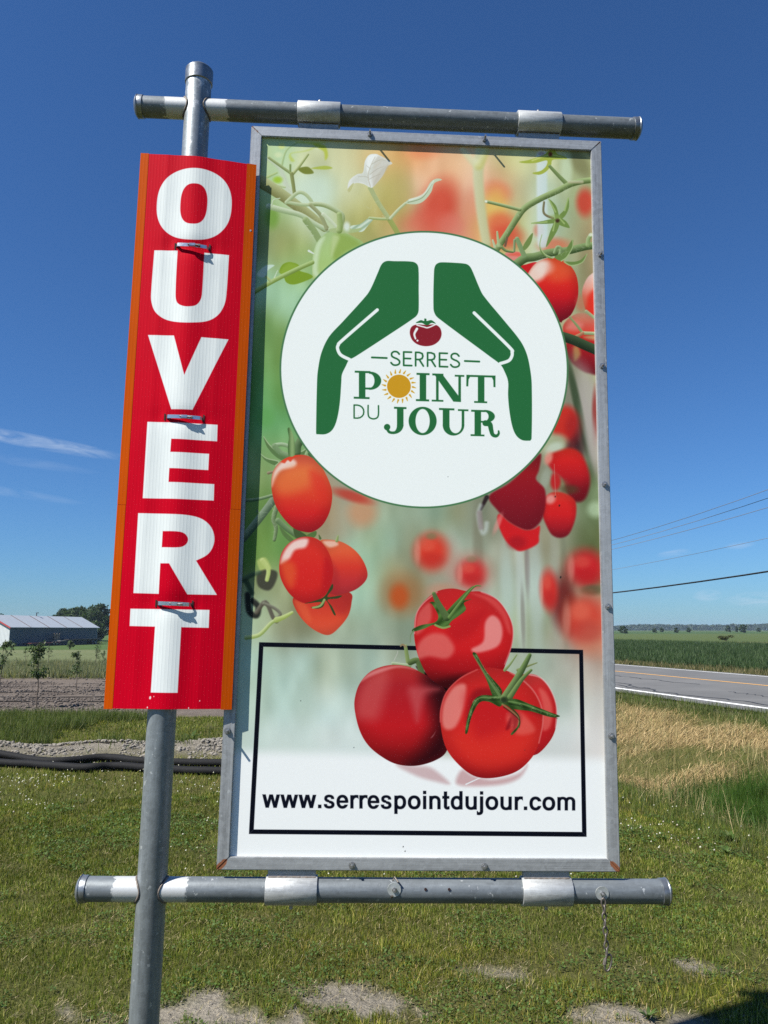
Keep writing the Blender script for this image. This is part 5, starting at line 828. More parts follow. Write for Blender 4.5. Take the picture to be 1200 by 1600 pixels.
def board_grid(name, s0, s1, t0, t1, ns, nt_, lift, thick, mat, parent):
    S, T = np.meshgrid(np.linspace(s0, s1, ns), np.linspace(t0, t1, nt_)); A = board_pt(S, T, lift).reshape(-1, 3); Bk = board_pt(S, T, lift-thick).reshape(-1, 3); k = ns*nt_; I = np.arange(k).reshape(nt_, ns)
    F = [np.stack([I[:-1, :-1], I[:-1, 1:], I[1:, 1:], I[1:, :-1]], -1).reshape(-1, 4), np.stack([I[:-1, :-1]+k, I[1:, :-1]+k, I[1:, 1:]+k, I[:-1, 1:]+k], -1).reshape(-1, 4)]
    for e, fl in ((I[0], 0), (I[-1], 1), (I[:, 0], 1), (I[:, -1], 0)): q = np.stack([e[:-1], e[1:], e[1:]+k, e[:-1]+k], -1); F.append(q if fl else q[:, ::-1])
    return put(link(name, np_mesh(name, np.concatenate([A, Bk]), np.concatenate(F).astype(np.int32), uv=np.tile(np.stack([S.ravel(), T.ravel()], -1), (2, 1))), mat, parent), parent, *BO)
BO = (UB, .478, .02)
root = tag(sign_root('open_board', *BO), 'tall narrow red board with white letters OUVERT strapped to the post', 'sign board')
art = paint_open_sign(420, 1960, [(162, 1107), (361, 1108), (400, 257), (220, 239)])
def fluted(mat_t, c, rough=.55):
    m, nt, b = mat_t; uvn = nt.nodes.new('ShaderNodeUVMap').outputs[0]; s = node(nt, 'ShaderNodeSeparateXYZ', {0: uvn}).outputs
    wv = math_n(nt, 'SINE', math_n(nt, 'MULTIPLY', s[0], 2*math.pi*37)); wv = math_n(nt, 'POWER', math_n(nt, 'MULTIPLY', math_n(nt, 'ADD', wv, 1.), .5), 4.)
    setp(nt, b, Base_Color=mix(nt, 1., c, mix(nt, math_n(nt, 'MULTIPLY', wv, .07), mix(nt, ramp(nt, noise(nt, coords(nt, scale=(2, 1, .5)), 5., 5., .65), [(.3, 0.), (.7, 1.)]), (.86, .87, .88), (1.04, 1.03, 1.02)), (.35, .35, .35)), 'MULTIPLY'), Roughness=rough); b.inputs['Specular IOR Level'].default_value = .04; bump(nt, b, wv, .16, .0007); return m
mm = new_mat('fluted plastic print'); tex = set_uv_image(mm, art, 'board artwork', .4); MAT['board'] = fluted(mm, tex)
mm = new_mat('orange tape'); rgb = mm[1].nodes.new('ShaderNodeRGB'); rgb.outputs[0].default_value = (.52, .075, .002, 1); MAT['tape'] = fluted(mm, rgb.outputs[0], .4)
board_grid('board_sheet', 0, 1, 0, 1, 60, 200, 0, .004, MAT['board'], root)
sl_, sr_, tm = .068, .918, .342
for s0, s1, t0, t1 in ((-.003, sl_, -.001, tm), (-.003, sl_+.002, tm+.0006, 1.001), (sr_, 1.003, -.001, tm), (sr_+.004, 1.003, tm+.0006, 1.001)): board_grid('tape_strip', s0, s1, t0, t1, 6, 80, .0006, .0004, MAT['tape'], root)
for a, b_, cv in CLAMPS:
    for uu in (a, b_):
        wq = float(board_w(np.array(uu), np.array(cv))); put(MB().add([P3(uu-.0022, cv-.011, wq+.0009), P3(uu+.0022, cv-.012, wq+.0009), P3(uu+.0030, cv+.011, wq+.0009), P3(uu-.0022, cv+.012, wq+.0009)], [(0, 1, 2, 3)]).build('strap_slit', MAT['slit'], root), root, *BO)
# --- worm-drive hose clamps
MAT['strap'] = plain('stainless strap', (.62, .61, .60), .28, .95, .2, 40.)
for (a, b_, cv), lb in zip(CLAMPS, ('steel hose clamp strapping the red board below letter O', 'steel hose clamp strapping the red board below letter V', 'steel hose clamp strapping the red board below letter R')):
    c0 = ((a+b_)/2, cv, WB); root = tag(sign_root('hose_clamp', *c0), lb, 'hose clamp', 'hose clamps holding the red board to the post')
    path = []
    for k in range(13):
        t = k/12; u = a+(b_-a)*t; path.append((u, .0315+.009*math.sin(math.pi*t)**.7 if 0 < k < 12 else .020))
    for k in range(1, 14):
        ang = math.pi*k/14; path.append((UP+(.0475+.008*math.sin(ang))*math.cos(ang), WB-.046*math.sin(ang)))
    v = []; f = []; n = len(path)
    tl = .06*(1 if lb.endswith('O') else .4)
    for k, (u, w) in enumerate(path):
        dv = -(u-c0[0])*tl
        du, dw = path[(k+1) % n][0]-path[k-1][0], path[(k+1) % n][1]-path[k-1][1]; l = math.hypot(du, dw); nu, nw = dw/l*.0009, -du/l*.0009
        for sv in (-.006, .006): v += [P3(u+nu, cv+dv+sv, w+nw), P3(u-nu, cv+dv+sv, w-nw)]
    for k in range(n):
        i, j = k*4, ((k+1) % n)*4; f += [(i, j, j+2, i+2), (i+1, i+3, j+3, j+1), (i, i+1, j+1, j), (i+2, j+2, j+3, i+3)]
    bd = put(MB().add(v, f).build('band', MAT['strap'], root, 30), root, *c0)
    hu = a+(b_-a)*.52; hw = .0315+.009
    put(MB().box(tuple(P3(hu-.011, cv-.0055, hw+.007)), tuple(P3(hu+.012, cv+.0055, hw-.001))).build('screw_housing', MAT['strap'], root, 40, .002), root, *c0)
    put(MB().tube([P3(hu-.014, cv+.001, hw+.004), P3(hu+.022, cv-.001, hw+.003)], .0036, 8).tube([P3(hu+.021, cv-.001, hw+.003), P3(hu+.027, cv-.0014, hw+.0028)], .0046, 6).build('worm_screw', MAT['steel'], root, 40), root, *c0)
# --- short chain hanging from the lower crossbar
c0 = (1.1875, -.09, WB+RB+.004); root = tag(sign_root('hanging_chain', *c0), 'short rusty chain hanging from the lower crossbar at right', 'chain')
vv = -.068
for k in range(8):
    Mx = Matrix.Translation(P3(1.1872+.0010*k+random.uniform(-.0008, .0008), vv-.014, WB+RB+.006)) @ Matrix.Rotation(R(90*(k % 2)+random.uniform(-14, 14)), 4, 'Z') @ Matrix.Rotation(R(random.uniform(-5, 5)), 4, 'Y')
    put(MB().torus(Mx, .0062, .0125, .0026).build('chain_link', MAT['chain'], root, 80), root, *c0); vv -= .0205
Mx = Matrix.Translation(P3(1.1975, vv-.022, WB+RB+.006)) @ Matrix.Rotation(R(12), 4, 'Y'); put(MB().torus(Mx, .010, .024, .003, 24).build('quick_link', MAT['chain'], root, 80), root, *c0)
put(MB().tube([Mx @ Vector((-.0102, 0, -.008)), Mx @ Vector((-.0102, 0, .010))], .0048, 6).build('link_nut', MAT['weld'], root, 40), root, *c0)
# ------------------------------------------------------------------ black drain pipes on the lawn
m, nt, b = new_mat('black ribbed plastic'); uvn = nt.nodes.new('ShaderNodeUVMap').outputs[0]; MAT['drain'] = plain('black drain plastic', (.012, .012, .013), .75, 0, .3, 30.); MAT['drain'].node_tree.nodes['Principled BSDF'].inputs['Specular IOR Level'].default_value = .15
def drain(pts, rad, label):
    pts = catmull(pts, False, 90); z = terrain(pts[:, 0], pts[:, 1]); o = MB(); P = []; Rr = []
    for i, p in enumerate(pts): P.append((p[0], p[1], z[i]+rad*.92+.02*fbm(np.array(p[0]*.9), np.array(3.), 7, 2))); Rr.append(rad*(1.0 if i % 2 else .955))
    e = empty('drain_pipe', P[0]); tag(e, label, 'pipe', 'black drain pipes lying across the lawn'); ob = o.tube(P, Rr, 14).build('ribbed_hose', MAT['drain'], e, 70); ob.location = -Vector(P[0]); return e
drain([(-8.6, 10.7), (-6.4, 10.45), (-4.86, 10.2), (-4.08, 9.98), (-3.52, 10.16), (-3.0, 9.98), (-2.02, 9.86), (-.6, 9.8), (.9, 9.9)], .047, 'rear of two black drain pipes, closest to the rubble bank')
drain([(-8.4, 10.35), (-6.3, 10.1), (-4.47, 9.82), (-3.55, 9.52), (-3.17, 9.60), (-2.45, 9.44), (-1.89, 9.33), (-.5, 9.3), (.8, 9.45)], .047, 'front of two black drain pipes, next to the mown lawn')
# ------------------------------------------------------------------ rubble bank: clods, the bigger ones singly told apart
MAT['clod'] = plain('dry clay clod', (.205, .185, .155), .95, 0, .4, 30., .5)
def clod_mesh(seed):
    import bmesh
    r_ = random.Random(seed); bm = bmesh.new(); bmesh.ops.create_icosphere(bm, subdivisions=1, radius=1)
    for v in bm.verts: v.co *= r_.uniform(.65, 1.15); v.co.z *= .75
    me = bpy.data.meshes.new('clod'); bm.to_mesh(me); bm.free(); return me
cm = [clod_mesh(k) for k in range(6)]
co_ = [np.array([v.co[:] for v in me.vertices]) for me in cm]; fa_ = [np.array([p.vertices[:] for p in me.polygons]) for me in cm]
def clods(name, x, y, sz, mat, label):
    n = len(x); zz = terrain(x, y); VV, FF, off = [], [], 0
    for i in range(n):
        k = i % 6; a = rng.uniform(0, 6.28); c, s = math.cos(a), math.sin(a); q = co_[k]*sz[i]; VV.append(np.stack([q[:, 0]*c-q[:, 1]*s+x[i], q[:, 0]*s+q[:, 1]*c+y[i], q[:, 2]+zz[i]+sz[i]*.3], -1)); FF.append(fa_[k]+off); off += len(q)
    o = link(name, np_mesh(name, np.concatenate(VV), np.concatenate(FF).astype(np.int32)), mat); o['kind'] = 'stuff'; o['label'] = label
n = 12000; x = rng.uniform(-9.5, -1.3, n); y = 10.85+.12*(x+3)+rng.normal(0, .30, n); k = fbm(x*1.5, y*1.5, 131, 3) > .33; x, y = x[k], y[k]
clods('rubble', x, y, .008+.026*rng.random(len(x))**3, MAT['clod'], 'bank of grey clay rubble behind the black pipes')
MAT['earth'] = plain('dry brown earth', (.115, .095, .08), .95, 0, .45, 30., .5)
n = 9000; y = rng.uniform(15.2, 27.2, n); x = -y*rng.uniform(.28, .62, n); y = y+.25*np.sin(y*3.1); k = fbm(x*.5, y*1.8, 161, 3) > .42; x, y = x[k], y[k]
clods('soil_clods', x, y, .014+.034*rng.random(len(x))**3, MAT['earth'], 'loose earth clods on the bare planted bed')
n = 500; x = rng.uniform(-1.6, 1.6, n); y = rng.uniform(3.2, 4.4, n); k = bare(x, y) > .3; x, y = x[k], y[k]
clods('pebbles', x, y, .003+.008*rng.random(len(x))**3, MAT['clod'], 'small pebbles and crumbs on the bare ground')
# ------------------------------------------------------------------ drip hoses on the planted bed
for y0, y1, lb in ((17.1, 18.6, 'thin black drip hose lying on the soil bed, nearest to the lawn'), (18.3, 20.4, 'thin black drip hose lying across the middle of the soil bed'), (20.6, 22.0, 'thin black drip hose on the soil bed, furthest from the lawn')):
    pts = catmull([(-26+k*2.5, y0+(y1-y0)*k/9+random.uniform(-.55, .55)) for k in range(10)], False, 8); z = terrain(pts[:, 0], pts[:, 1]); tag(MB().tube([(p[0], p[1], zz_+.012) for p, zz_ in zip(pts, z)], .014, 8).build('drip_hose', MAT['drain'], None, 60), lb, 'hose', 'drip hoses on the soil bed')
# ------------------------------------------------------------------ leafy things
MAT['bark'] = plain('bark', (.11, .085, .065), .9, 0, .4, 25., .4)
def leaf_cloud(name, centres, n, size, cols, wts, parent, flat=.5, seed=0):
    """leaves scattered round clump centres (x, y, z, rx, ry, rz); each leaf a folded pair of faces"""
    rg = np.random.default_rng(seed); c = np.array(centres, float); k = rg.choice(len(c), n, p=(c[:, 3]*c[:, 4]*c[:, 5])**.7/((c[:, 3]*c[:, 4]*c[:, 5])**.7).sum()); d = rg.normal(0, 1, (n, 3)); d /= np.linalg.norm(d, axis=1)[:, None]; d *= (rg.random(n)**.42)[:, None]
    p = c[k, :3]+d*c[k, 3:6]; a = rg.normal(0, 1, (n, 3)); a /= np.linalg.norm(a, axis=1)[:, None]; b_ = rg.normal(0, 1, (n, 3)); b_[:, 2] *= flat; b_ -= a*(a*b_).sum(1)[:, None]; b_ /= np.linalg.norm(b_, axis=1)[:, None]; s = (size*rg.uniform(.55, 1.35, n))[:, None]
    nn = np.cross(a, b_); V = np.stack([p-a*s, p+b_*s*.42+nn*s*.12, p+a*s, p-b_*s*.42+nn*s*.12], 1).reshape(-1, 3); F = np.arange(4*n).reshape(n, 4); F = np.concatenate([F[:, [0, 1, 2]], F[:, [0, 2, 3]]]).astype(np.int32)
    cc = np.array(cols, np.float32)[rg.choice(len(cols), n, p=wts)]*rg.uniform(.7, 1.3, (n, 1)); return link(name, np_mesh(name, V, F, np.repeat(cc, 4, 0)), MAT['foliage'], parent)
SAP = [(.05, .085, .03), (.09, .13, .06), (.16, .19, .12), (.03, .055, .02)]; SPW = [.4, .3, .15, .15]
def sapling(x, y, h, label, dens=1., low=.35, bend=.08, seed=0):
    rg = random.Random(seed); z = float(terrain(x, y)); e = tag(empty('sapling', (x, y, z)), label, 'sapling', 'young fruit trees planted in the soil bed')
    pts = [(0, 0, -.05)]; bx_, by_ = rg.uniform(-bend, bend), rg.uniform(-bend, bend)
    for k in range(1, 7): t = k/6; pts.append((bx_*t*t*h+rg.uniform(-.012, .012)*h, by_*t*t*h, h*t))
    st = MB().tube(pts, [.017*(1-.75*k/6)*max(.7, h/1.4) for k in range(7)], 7); cl_ = []
    for k in range(int(7+5*dens)):
        t = rg.uniform(low, 1.); i = min(5, int(t*6)); p = Vector(pts[i]).lerp(Vector(pts[i+1]), t*6-i); a = rg.uniform(0, 6.28); L_ = rg.uniform(.06, .24)*h*(1.15-t*.7)
        tip = p+Vector((math.cos(a)*L_, math.sin(a)*L_, L_*rg.uniform(.2, .9))); st.tube([p, tip], [.006, .003], 5); cl_.append((tip.x, tip.y, tip.z, .075*h, .075*h, .085*h)); cl_.append((*((p+tip)/2), .05*h, .05*h, .05*h))
    st.build('trunk', MAT['bark'], e, 60); leaf_cloud('crown', cl_, int(330*dens), .030*max(h, .8), SAP, SPW, e, .6, seed)
    return e
for i, (x, y, h, dn, lo, lb) in enumerate(((-10.2, 21.2, 1.25, 1.5, .45, 'leafy sapling at the left edge of the soil bed'), (-7.37, 17.0, 1.33, 1.6, .45, 'tallest sapling, nearest in the soil bed with dense leaves'), (-18.7, 39.2, .75, .5, .4, 'small thin sapling, left of a pair beyond the grain strip'), (-17.6, 39.0, .72, .5, .4, 'small thin sapling, right of a pair beyond the grain strip'),
        (-16.3, 38.6, 1.0, .6, .3, 'slender sapling beyond the grain, right of the nearest tall sapling'), (-8.35, 21.7, 1.05, 1.6, .4, 'bushy dark sapling in the soil bed nearer the red board'), (-13.0, 35.8, 1.1, .8, .3, 'upright sapling standing in the grain close to the red board'), (-12.2, 34.6, .75, .7, .4, 'leaning sapling partly hidden by the red board'), (-15.8, 36.0, .6, .7, .2, 'low pale sapling in the grain behind the nearest tall sapling'))): sapling(x, y, h, lb, dn, lo, .1, 40+i)
def shrub(x, y, w, h, label, group, cols=SAP, n=260, seed=0, size=.1):
    z = float(terrain(x, y)); e = tag(empty('shrub', (x, y, z)), label, 'shrub', group); rg = random.Random(seed); st = MB(); cl_ = []
    for k in range(6):
        a = rg.uniform(0, 6.28); r_ = rg.uniform(.05, .34)*w; t = rg.uniform(.45, .85)*h; st.tube([(0, 0, -.05), (math.cos(a)*r_*.5, math.sin(a)*r_*.5, t*.5), (math.cos(a)*r_, math.sin(a)*r_, t)], [.03*h, .02*h, .01*h], 6); cl_.append((math.cos(a)*r_, math.sin(a)*r_, t*.8, w*.24, w*.24, h*.22))
    st.build('stem', MAT['bark'], e, 60); leaf_cloud('foliage', cl_, n, size, cols, [.4, .3, .15, .15], e, .6, seed)
shrub(-46, 98, 1.3, 1.0, 'small dark shrub at the left on the green strip before the barn', 'shrubs on the strip before the barn', seed=61, size=.14); shrub(-39.3, 99, 1.2, 1.3, 'small pointed shrub on the green strip below the barn trailer', 'shrubs on the strip before the barn', seed=62, size=.14)
WEED = [(.07, .12, .025), (.10, .15, .04), (.05, .09, .02), (.13, .17, .06)]
def weed(x, y, n, L_, up, label, seed, wd_=.28):
    """rosette of strap leaves, each leaf a bent tapered strip"""
    rg = random.Random(seed); z = float(terrain(x, y)); e = tag(empty('weed_plant', (x, y, z)), label, 'weed', 'weeds growing in the lawn'); V = []; F = []; C_ = []
    for k in range(n):
        a = rg.uniform(0, 6.28); l = L_*rg.uniform(.35, 1.0); el = rg.uniform(.5, 1.0)*up; w = l*wd_*rg.uniform(.7, 1.2); cx_ = np.array(WEED[rg.randrange(4)])*rg.uniform(.8, 1.2); b0 = len(V)
        for i in range(5):
            t = i/4; r_ = l*(t*math.cos(el*(1-t*.4))); hh = l*(t*math.sin(el)-.35*t*t*math.sin(el)); ww = w*(.18+1.5*t*(1-t)*1.5 if t < 1 else .04)/2
            for sg in (-1, 1): V.append((math.cos(a)*r_-math.sin(a)*ww*sg, math.sin(a)*r_+math.cos(a)*ww*sg, hh+.006+ww*.3)); C_.append(cx_)
        for i in range(4): F.append((b0+2*i, b0+2*i+1, b0+2*i+3, b0+2*i+2))
    link('leaves', np_mesh('leaves', np.array(V), np.array(F, np.int32), np.array(C_), smooth=True), MAT['foliage'], e); MB().tube([(0, 0, -.03), (0, 0, L_*.12)], [L_*.03, L_*.02], 7).build('root_crown', MAT['bark'], e, 60)
for i, (x, y, n, L_, up, lb) in enumerate(((1.16, 3.72, 14, .085, 1.35, 'upright green weed on the bare patch at lower right'), (-2.84, 11.9, 12, .32, 1.0, 'broad leaved weed on the rubble bank right of the post'), (2.75, 6.6, 16, .12, 1.1, 'leafy weed clump on the lawn edge at far right'), (2.35, 6.9, 14, .10, 1.1, 'leafy weed clump right of the clover patch'), (2.95, 6.2, 14, .11, 1.0, 'broad weed clump nearest the right picture edge'), (1.35, 8.2, 14, .2, 1.2, 'tall weed by the ditch next to the panel edge'), (3.0, 7.1, 16, .18, 1.1, 'tall leafy weed at the ditch rim on the right'))): weed(x, y, int(n*1.8), L_*.8, up*1.15, lb, 200+i)
# ------------------------------------------------------------------ barn with trailers, trees behind
BD = 160.
A0 = np.array((-.474*BD, BD)); A1 = np.array((-.432*BD, 1.19*BD)); LB_ = float(np.linalg.norm(A1-A0)); dy_ = (A1-A0)/LB_; zb = float(terrain(A0[0], A0[1]))-.05
e = tag(empty('barn', Matrix(((dy_[1], dy_[0], 0, A0[0]), (-dy_[0], dy_[1], 0, A0[1]), (0, 0, 1, zb), (0, 0, 0, 1)))), 'long low farm shed with pale metal roof and dark shaded side wall', 'barn')
# local axes: x to the right of the long wall, y along it; the building lies at x < 0
HE, HR, WW = 4.0, 6.35, 9.4
def sheet_mat(name, c, axis, freq, rough=.5, metal=0.):
    m, nt, b = new_mat(name); s = node(nt, 'ShaderNodeSeparateXYZ', {0: coords(nt)}).outputs; wv = math_n(nt, 'SINE', math_n(nt, 'MULTIPLY', s[axis], freq)); n = noise(nt, coords(nt), 1.2, 4.)
    setp(nt, b, Base_Color=mix(nt, n, tuple(k*.88 for k in c), tuple(k*1.1 for k in c)), Roughness=rough, Metallic=metal); bump(nt, b, wv, .5, .03); return m
MAT['shed_side'] = sheet_mat('blue grey cladding', (.045, .065, .095), 1, 20.); MAT['shed_end'] = sheet_mat('white cladding', (.55, .57, .58), 0, 20.); MAT['shed_roof'] = sheet_mat('pale roof sheet', (.43, .46, .49), 1, 14., .5, .2)
MAT['red_trim'] = plain('red trim', (.42, .05, .05), .6); MAT['rust_seam'] = plain('rusty roof seam', (.13, .07, .05), .8); MAT['door_white'] = plain('white door', (.72, .73, .73), .5); MAT['wood'] = plain('weathered planks', (.22, .17, .125), .9); MAT['dark_steel'] = plain('dark trailer steel', (.03, .03, .032), .6); MAT['red_steel'] = plain('dull red trailer steel', (.12, .03, .028), .6); MAT['tyre'] = plain('tyre rubber', (.02, .02, .02), .85); MAT['concrete'] = plain('concrete', (.4, .39, .37), .9)
MB().box((-.12, .12, -.3), (0, LB_-.12, HE)).build('side_wall', MAT['shed_side'], e); MB().box((-WW, .12, -.3), (-WW+.12, LB_-.12, HE)).build('side_wall', MAT['shed_side'], e)
gab = [(0, 0, -.3), (0, 0, HE), (-WW/2, 0, HR-.05), (-WW, 0, HE), (-WW, 0, -.3)]
gw = MB().prism(gab, (0, .12, 0)).build('gable_wall', MAT['shed_end'], e); MB().prism([(a, LB_, c) for a, b_, c in gab], (0, -.12, 0)).build('gable_wall', MAT['shed_end'], e)
MB().box((-6.6, -.07, -.2), (-2.95, -.002, 3.2)).build('roller_door', MAT['door_white'], e); MB().box((-6.8, -.10, 3.2), (-2.75, -.002, 3.42)).build('door_header', MAT['red_trim'], e)
MB().box((.002, 14.3, -.2), (.05, 16.4, 2.2)).build('side_door', MAT['wood'], e)
sl = math.hypot(WW/2+.4, HR-HE)
for sg in (0, 1):
    f_ = (lambda x: x) if sg == 0 else (lambda x: -WW-x); dz = (HR-HE)*.4/(WW/2); rf = MB().add([(f_(.4), -.4, HE-dz+.02), (f_(.4), LB_+.4, HE-dz+.02), (f_(-WW/2), LB_+.4, HR+.02), (f_(-WW/2), -.4, HR+.02), (f_(.4), -.4, HE-dz+.12), (f_(.4), LB_+.4, HE-dz+.12), (f_(-WW/2), LB_+.4, HR+.12), (f_(-WW/2), -.4, HR+.12)], [(0, 1, 2, 3), (4, 5, 6, 7), (0, 1, 5, 4), (2, 3, 7, 6), (0, 3, 7, 4), (1, 2, 6, 5)]).build('roof_slope', MAT['shed_roof'], e)
    for t in ((.19, .385, .585, .78) if sg == 0 else ()):
        yy = LB_*t; MB().add([(f_(.4), yy, HE-dz+.14), (f_(.4), yy+.28, HE-dz+.14), (f_(-WW/2), yy+.28, HR+.14), (f_(-WW/2), yy, HR+.14)], [(0, 1, 2, 3)]).build('roof_seam', MAT['rust_seam'], rf)
    MB().add([(f_(.45), -.46, HE-dz-.15), (f_(.45), -.46, HE-dz+.13), (f_(-WW/2), -.46, HR+.13), (f_(-WW/2), -.46, HR-.17), (f_(.45), -.36, HE-dz-.15), (f_(.45), -.36, HE-dz+.13), (f_(-WW/2), -.36, HR+.13), (f_(-WW/2), -.36, HR-.17)], [(0, 1, 2, 3), (4, 7, 6, 5), (0, 4, 5, 1), (3, 2, 6, 7), (1, 5, 6, 2), (0, 3, 7, 4)]).build('barge_board', MAT['red_trim'], rf)
MB().tube([(-WW/2, 14.5, HR), (-WW/2, 14.5, HR+.75)], .1, 8).box((-WW/2-.05, 14.4, HR+.7), (-WW/2+.35, 14.8, HR+.85)).build('roof_vent', MAT['dark_steel'], e)
Mb = e.matrix_world.copy()
def trailer(y0, y1, deck, mat, label, axles, nose):
    t = tag(empty('flatbed_trailer', Mb @ Matrix.Translation((2.2, y0, .1))), label, 'trailer', 'flatbed trailers parked along the barn'); L_ = y1-y0
    MB().box((-1.1, 0, deck-.14), (1.1, L_, deck)).build('deck', mat, t, None, .02)
    for sx in (-.5, .5): MB().box((sx-.08, .3, deck-.42), (sx+.08, L_-.3, deck-.142)).build('chassis_beam', MAT['dark_steel'], t)
    for ay in axles:
        for sx in (-1, 1):
            wl = MB().tube([(sx*.78, ay, .42), (sx*.80, ay, .42), (sx*1.04, ay, .42), (sx*1.06, ay, .42)], [.36, .42, .42, .36], 20).build('wheel', MAT['tyre'], t, 40); MB().tube([(sx*1.061, ay, .42), (sx*1.075, ay, .42)], [.22, .18], 16).build('rim', MAT['cap'], wl)
        MB().tube([(-.8, ay, .42), (.8, ay, .42)], .07, 8).build('axle', MAT['dark_steel'], t)
    for sx in (-.6, .6): MB().box((sx-.06, nose, 0), (sx+.06, nose+.12, deck-.142)).box((sx-.16, nose-.08, 0), (sx+.16, nose+.2, .04)).build('landing_leg', MAT['dark_steel'], t)
    return t
trailer(2.6, 12.4, .62, MAT['red_steel'], 'low dull red flatbed trailer in front of the barn wall', (7.4, 8.5), 1.2); trailer(15.2, 28.6, 1.25, MAT['dark_steel'], 'long dark flatbed trailer standing before the far half of the barn', (10.4, 11.6), 2.6)
cr = tag(empty('pallet_crate', Mb @ Matrix.Translation((2.1, 12.6, .1))), 'brown slatted pallet crate between the two barn trailers', 'crate')
for k in range(5): MB().box((-.9, .1, .95+.32*k), (-.86, 2.1, 1.15+.32*k)).build('slat', MAT['wood'], cr)
for yy in (.1, 1.05, 2.0): MB().box((-.86, yy, 0), (-.76, yy+.1, 2.6)).build('upright', MAT['wood'], cr)
MB().box((-1., 0, .88), (.9, 2.3, .95)).build('base_board', MAT['concrete'], cr)
TREE = [(.030, .055, .016), (.045, .075, .022), (.065, .10, .034), (.020, .038, .012)]
def tree(name, x, y, h, w, label, group, seed, n=1500, leaf=.42, cols=TREE, trunk=.22, cat='tree'):
    rg = random.Random(seed); z = float(terrain(x, y)); e = tag(empty(name, (x, y, z)), label, cat, group); st = MB().tube([(0, 0, -.3), (rg.uniform(-.2, .2), 0, h*.3), (rg.uniform(-.3, .3), rg.uniform(-.3, .3), h*.75)], [h*.028, h*.02, h*.006], 8); cl_ = []
    for k in range(11):
        a = 2.4*k+rg.uniform(-.5, .5); t = trunk+(1-trunk)*(k+.5)/11; prof = math.sin(math.pi*min(1, (t-trunk)/(1-trunk)*.86+.14))**.6; r_ = w/2*prof*rg.uniform(.35, .8); p = (math.cos(a)*r_, math.sin(a)*r_, h*t*.95)
        st.tube([(0, 0, h*t*.6), (p[0]*.6, p[1]*.6, h*t*.8), p], [h*.010, h*.007, h*.003], 5); s = rg.uniform(.7, 1.15); cl_.append((*p, w*.21*s, w*.21*s, h*.11*s))
    st.build('trunk', MAT['bark'], e, 60); leaf_cloud('crown', cl_, n, leaf, cols, [.35, .35, .15, .15], e, .7, seed)
for i, (px, h, w, d, lb) in enumerate(((78, 7.4, 7, 262, 'leftmost low tree of the row behind the barn'), (90, 8.3, 8, 258, 'second tree from the left behind the barn'), (104, 10.0, 8, 262, 'third tree behind the barn with a small gap beside it'), (116, 10.2, 9, 255, 'rounded tree above the middle of the barn roof end'), (127, 10.4, 9, 250, 'tall tree above the right end of the barn roof'), (139, 10.0, 8, 246, 'pointed tree just right of the barn roof end'), (151, 9.8, 10, 238, 'broad tree between the barn and the red board'), (163, 11.0, 11, 232, 'tallest tree half hidden by the red board'), (150, 5.6, 8, 215, 'lower bushy tree at the right foot of the barn'), (178, 15, 11, 236, 'tree of the row hidden behind the red board')))  :
    if i != 9: tree('broadleaf_tree', (px-600)/1220*d, d, h, w, lb, 'trees behind the barn', 300+i, 2200, .5)
tree('broadleaf_tree', (5-600)/1220*300, 300, 9.6, 7, 'treetop just showing above the barn roof at the left edge', 'trees behind the barn', 330, 900, .4)
# far right: single trees in the fields, then the wood on the horizon
for i, (px, d, h, w, lb) in enumerate(((970, 330, 3.9, 4.4, 'round dark tree in the far field right beside the panel frame'), (1018, 420, 2.9, 3.4, 'small round bush in the far field, second from the panel'), (1029, 520, 3.6, 4.2, 'pale low bush just right of the second far bush'), (1051.5, 400, 3.2, 3.2, 'dark conical bush in the middle of the far field'), (1070.5, 460, 3.4, 3.6, 'grey green bush right of the dark conical far bush'), (1132, 540, 5.4, 4.6, 'loose tree left of the largest far tree'), (1144.5, 520, 4.6, 2.6, 'narrow dark tree touching the largest far tree'), (1155, 430, 5.6, 5.4, 'largest tree on the horizon at the right'), (1179, 560, 3.6, 4.4, 'low far bush near the right picture edge'))): tree('field_tree', (px-600)/1220*d, d, h*.8, w*.9, lb, 'single trees in the far fields', 350+i, 700, .3*max(1, h/4), TREE, .08)
shrub((1127-600)/1220*110, 110, 2.4, .9, 'low dark bush at the edge of the crop on the right', 'bushes in the crop', [(.05, .06, .02), (.08, .09, .03), (.11, .11, .05), (.03, .04, .015)], 500, 71, .12)
n = 60000; px = rng.uniform(-.95, .95, n); d = rng.uniform(1480, 1640, n); top = 7.5+6*fbm(px*120, px*0+3, 141, 4)+3*np.clip(px-.3, 0, .4)/.4; x = px*d; zc = top*rng.random(n)**.75; s_ = rng.uniform(1.0, 2.2, n); a = rng.normal(0, 1, (n, 3)); a /= np.linalg.norm(a, axis=1)[:, None]; b_ = rng.normal(0, 1, (n, 3)); b_ -= a*(a*b_).sum(1)[:, None]; b_ /= np.linalg.norm(b_, axis=1)[:, None]; p = np.stack([x, d, zc], -1)
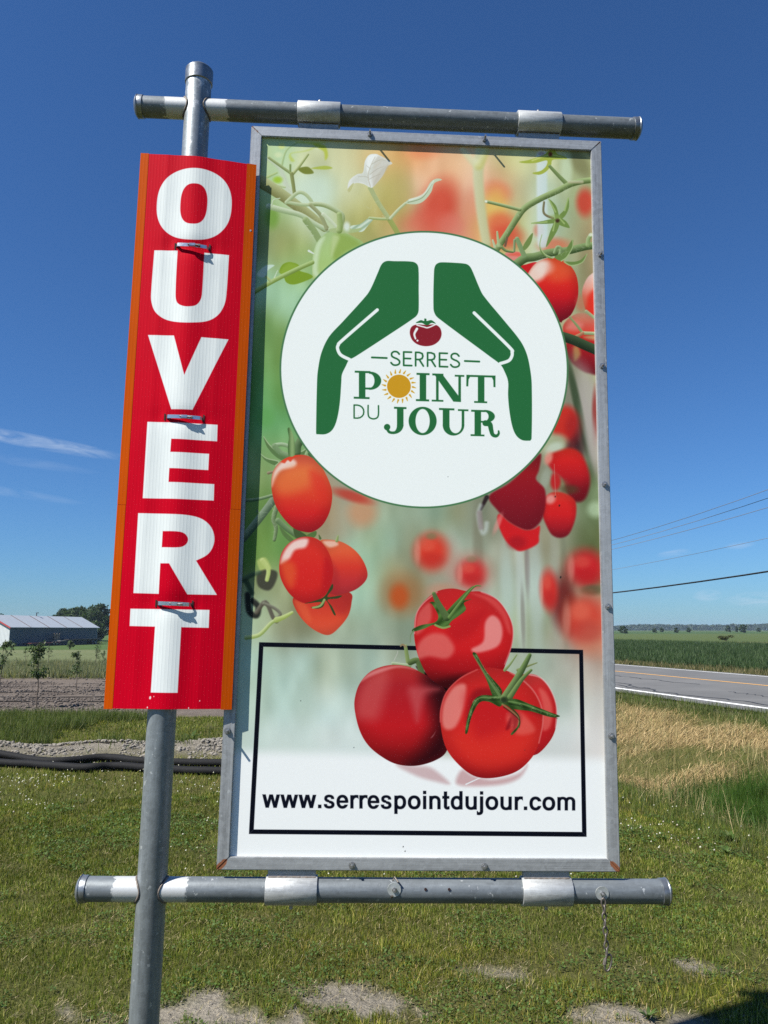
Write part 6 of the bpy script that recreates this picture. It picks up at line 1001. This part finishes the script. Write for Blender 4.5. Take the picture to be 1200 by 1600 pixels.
V = np.stack([p-a*s_[:, None], p+b_*s_[:, None], p+a*s_[:, None], p-b_*s_[:, None]], 1).reshape(-1, 3); o = link('distant_wood', np_mesh('distant_wood', V, np.arange(4*n, dtype=np.int32).reshape(-1, 4), np.repeat(palette(n, [(.035, .06, .03), (.05, .075, .04), (.025, .045, .022)], [.4, .3, .3], .3), 4, 0)), MAT['foliage']); o['kind'] = 'stuff'; o['label'] = 'low wooded ridge along the horizon'
# ------------------------------------------------------------------ overhead lines beyond the road
MAT['wire'] = plain('aluminium conductor', (.22, .22, .23), .5, .4); MAT['cable'] = plain('black cable', (.015, .015, .016), .6)
Q_W = 26.
for sA, zA, sB, zB, dq, rad, mt, lb in ((43.94, 7.214, 30.08, 8.056, 0, .013, 'wire', 'topmost thin power line crossing the sky right of the panel'), (43.96, 6.989, 30.11, 7.746, .25, .013, 'wire', 'second thin power line from the top right of the panel'), (43.99, 6.599, 30.17, 7.177, -.2, .013, 'wire', 'third thin power line from the top right of the panel'), (44.09, 5.375, 30.30, 5.829, 0, .010, 'wire', 'faint thin line midway between power lines and black cable'), (44.21, 3.932, 30.46, 4.300, 0, .04, 'cable', 'thick black cable, lowest of the overhead lines')):
    s0, span = 18., 70.; f_ = lambda s: 4*((s-s0)/span)*(1-(s-s0)/span); sag = (zB-zA)/(f_(sA)-f_(sB)); zp = zA+sag*f_(sA); pts = []
    for s in np.arange(s0-span, s0+span*6+.1, 3.5):
        t = s-s0; t -= math.floor(t/span)*span; z = zp-sag*f_(s0+t); pt = RN*(Q_W+dq)+RD*s; pts.append((pt[0], pt[1], z))
    tag(MB().tube(pts, rad, 6).build('overhead_line', MAT[mt], None, 60), lb, 'power line' if mt == 'wire' else 'cable', 'overhead lines along the road')
# ------------------------------------------------------------------ summer haze
HZ = bpy.data.materials.new('summer haze'); HZ.use_nodes = True; nt = HZ.node_tree; nt.nodes.clear(); pv = nt.nodes.new('ShaderNodeVolumePrincipled'); pv.inputs['Density'].default_value = .00015; pv.inputs['Color'].default_value = (.62, .78, 1.0, 1); pv.inputs['Anisotropy'].default_value = .1
nt.links.new(pv.outputs[0], nt.nodes.new('ShaderNodeOutputMaterial').inputs['Volume'])
hz = MB().box((-6500, -6500, -4.), (6500, 6500, 24.)).build('haze', HZ); hz['kind'] = 'stuff'; hz['label'] = 'thin bluish summer haze over the fields'
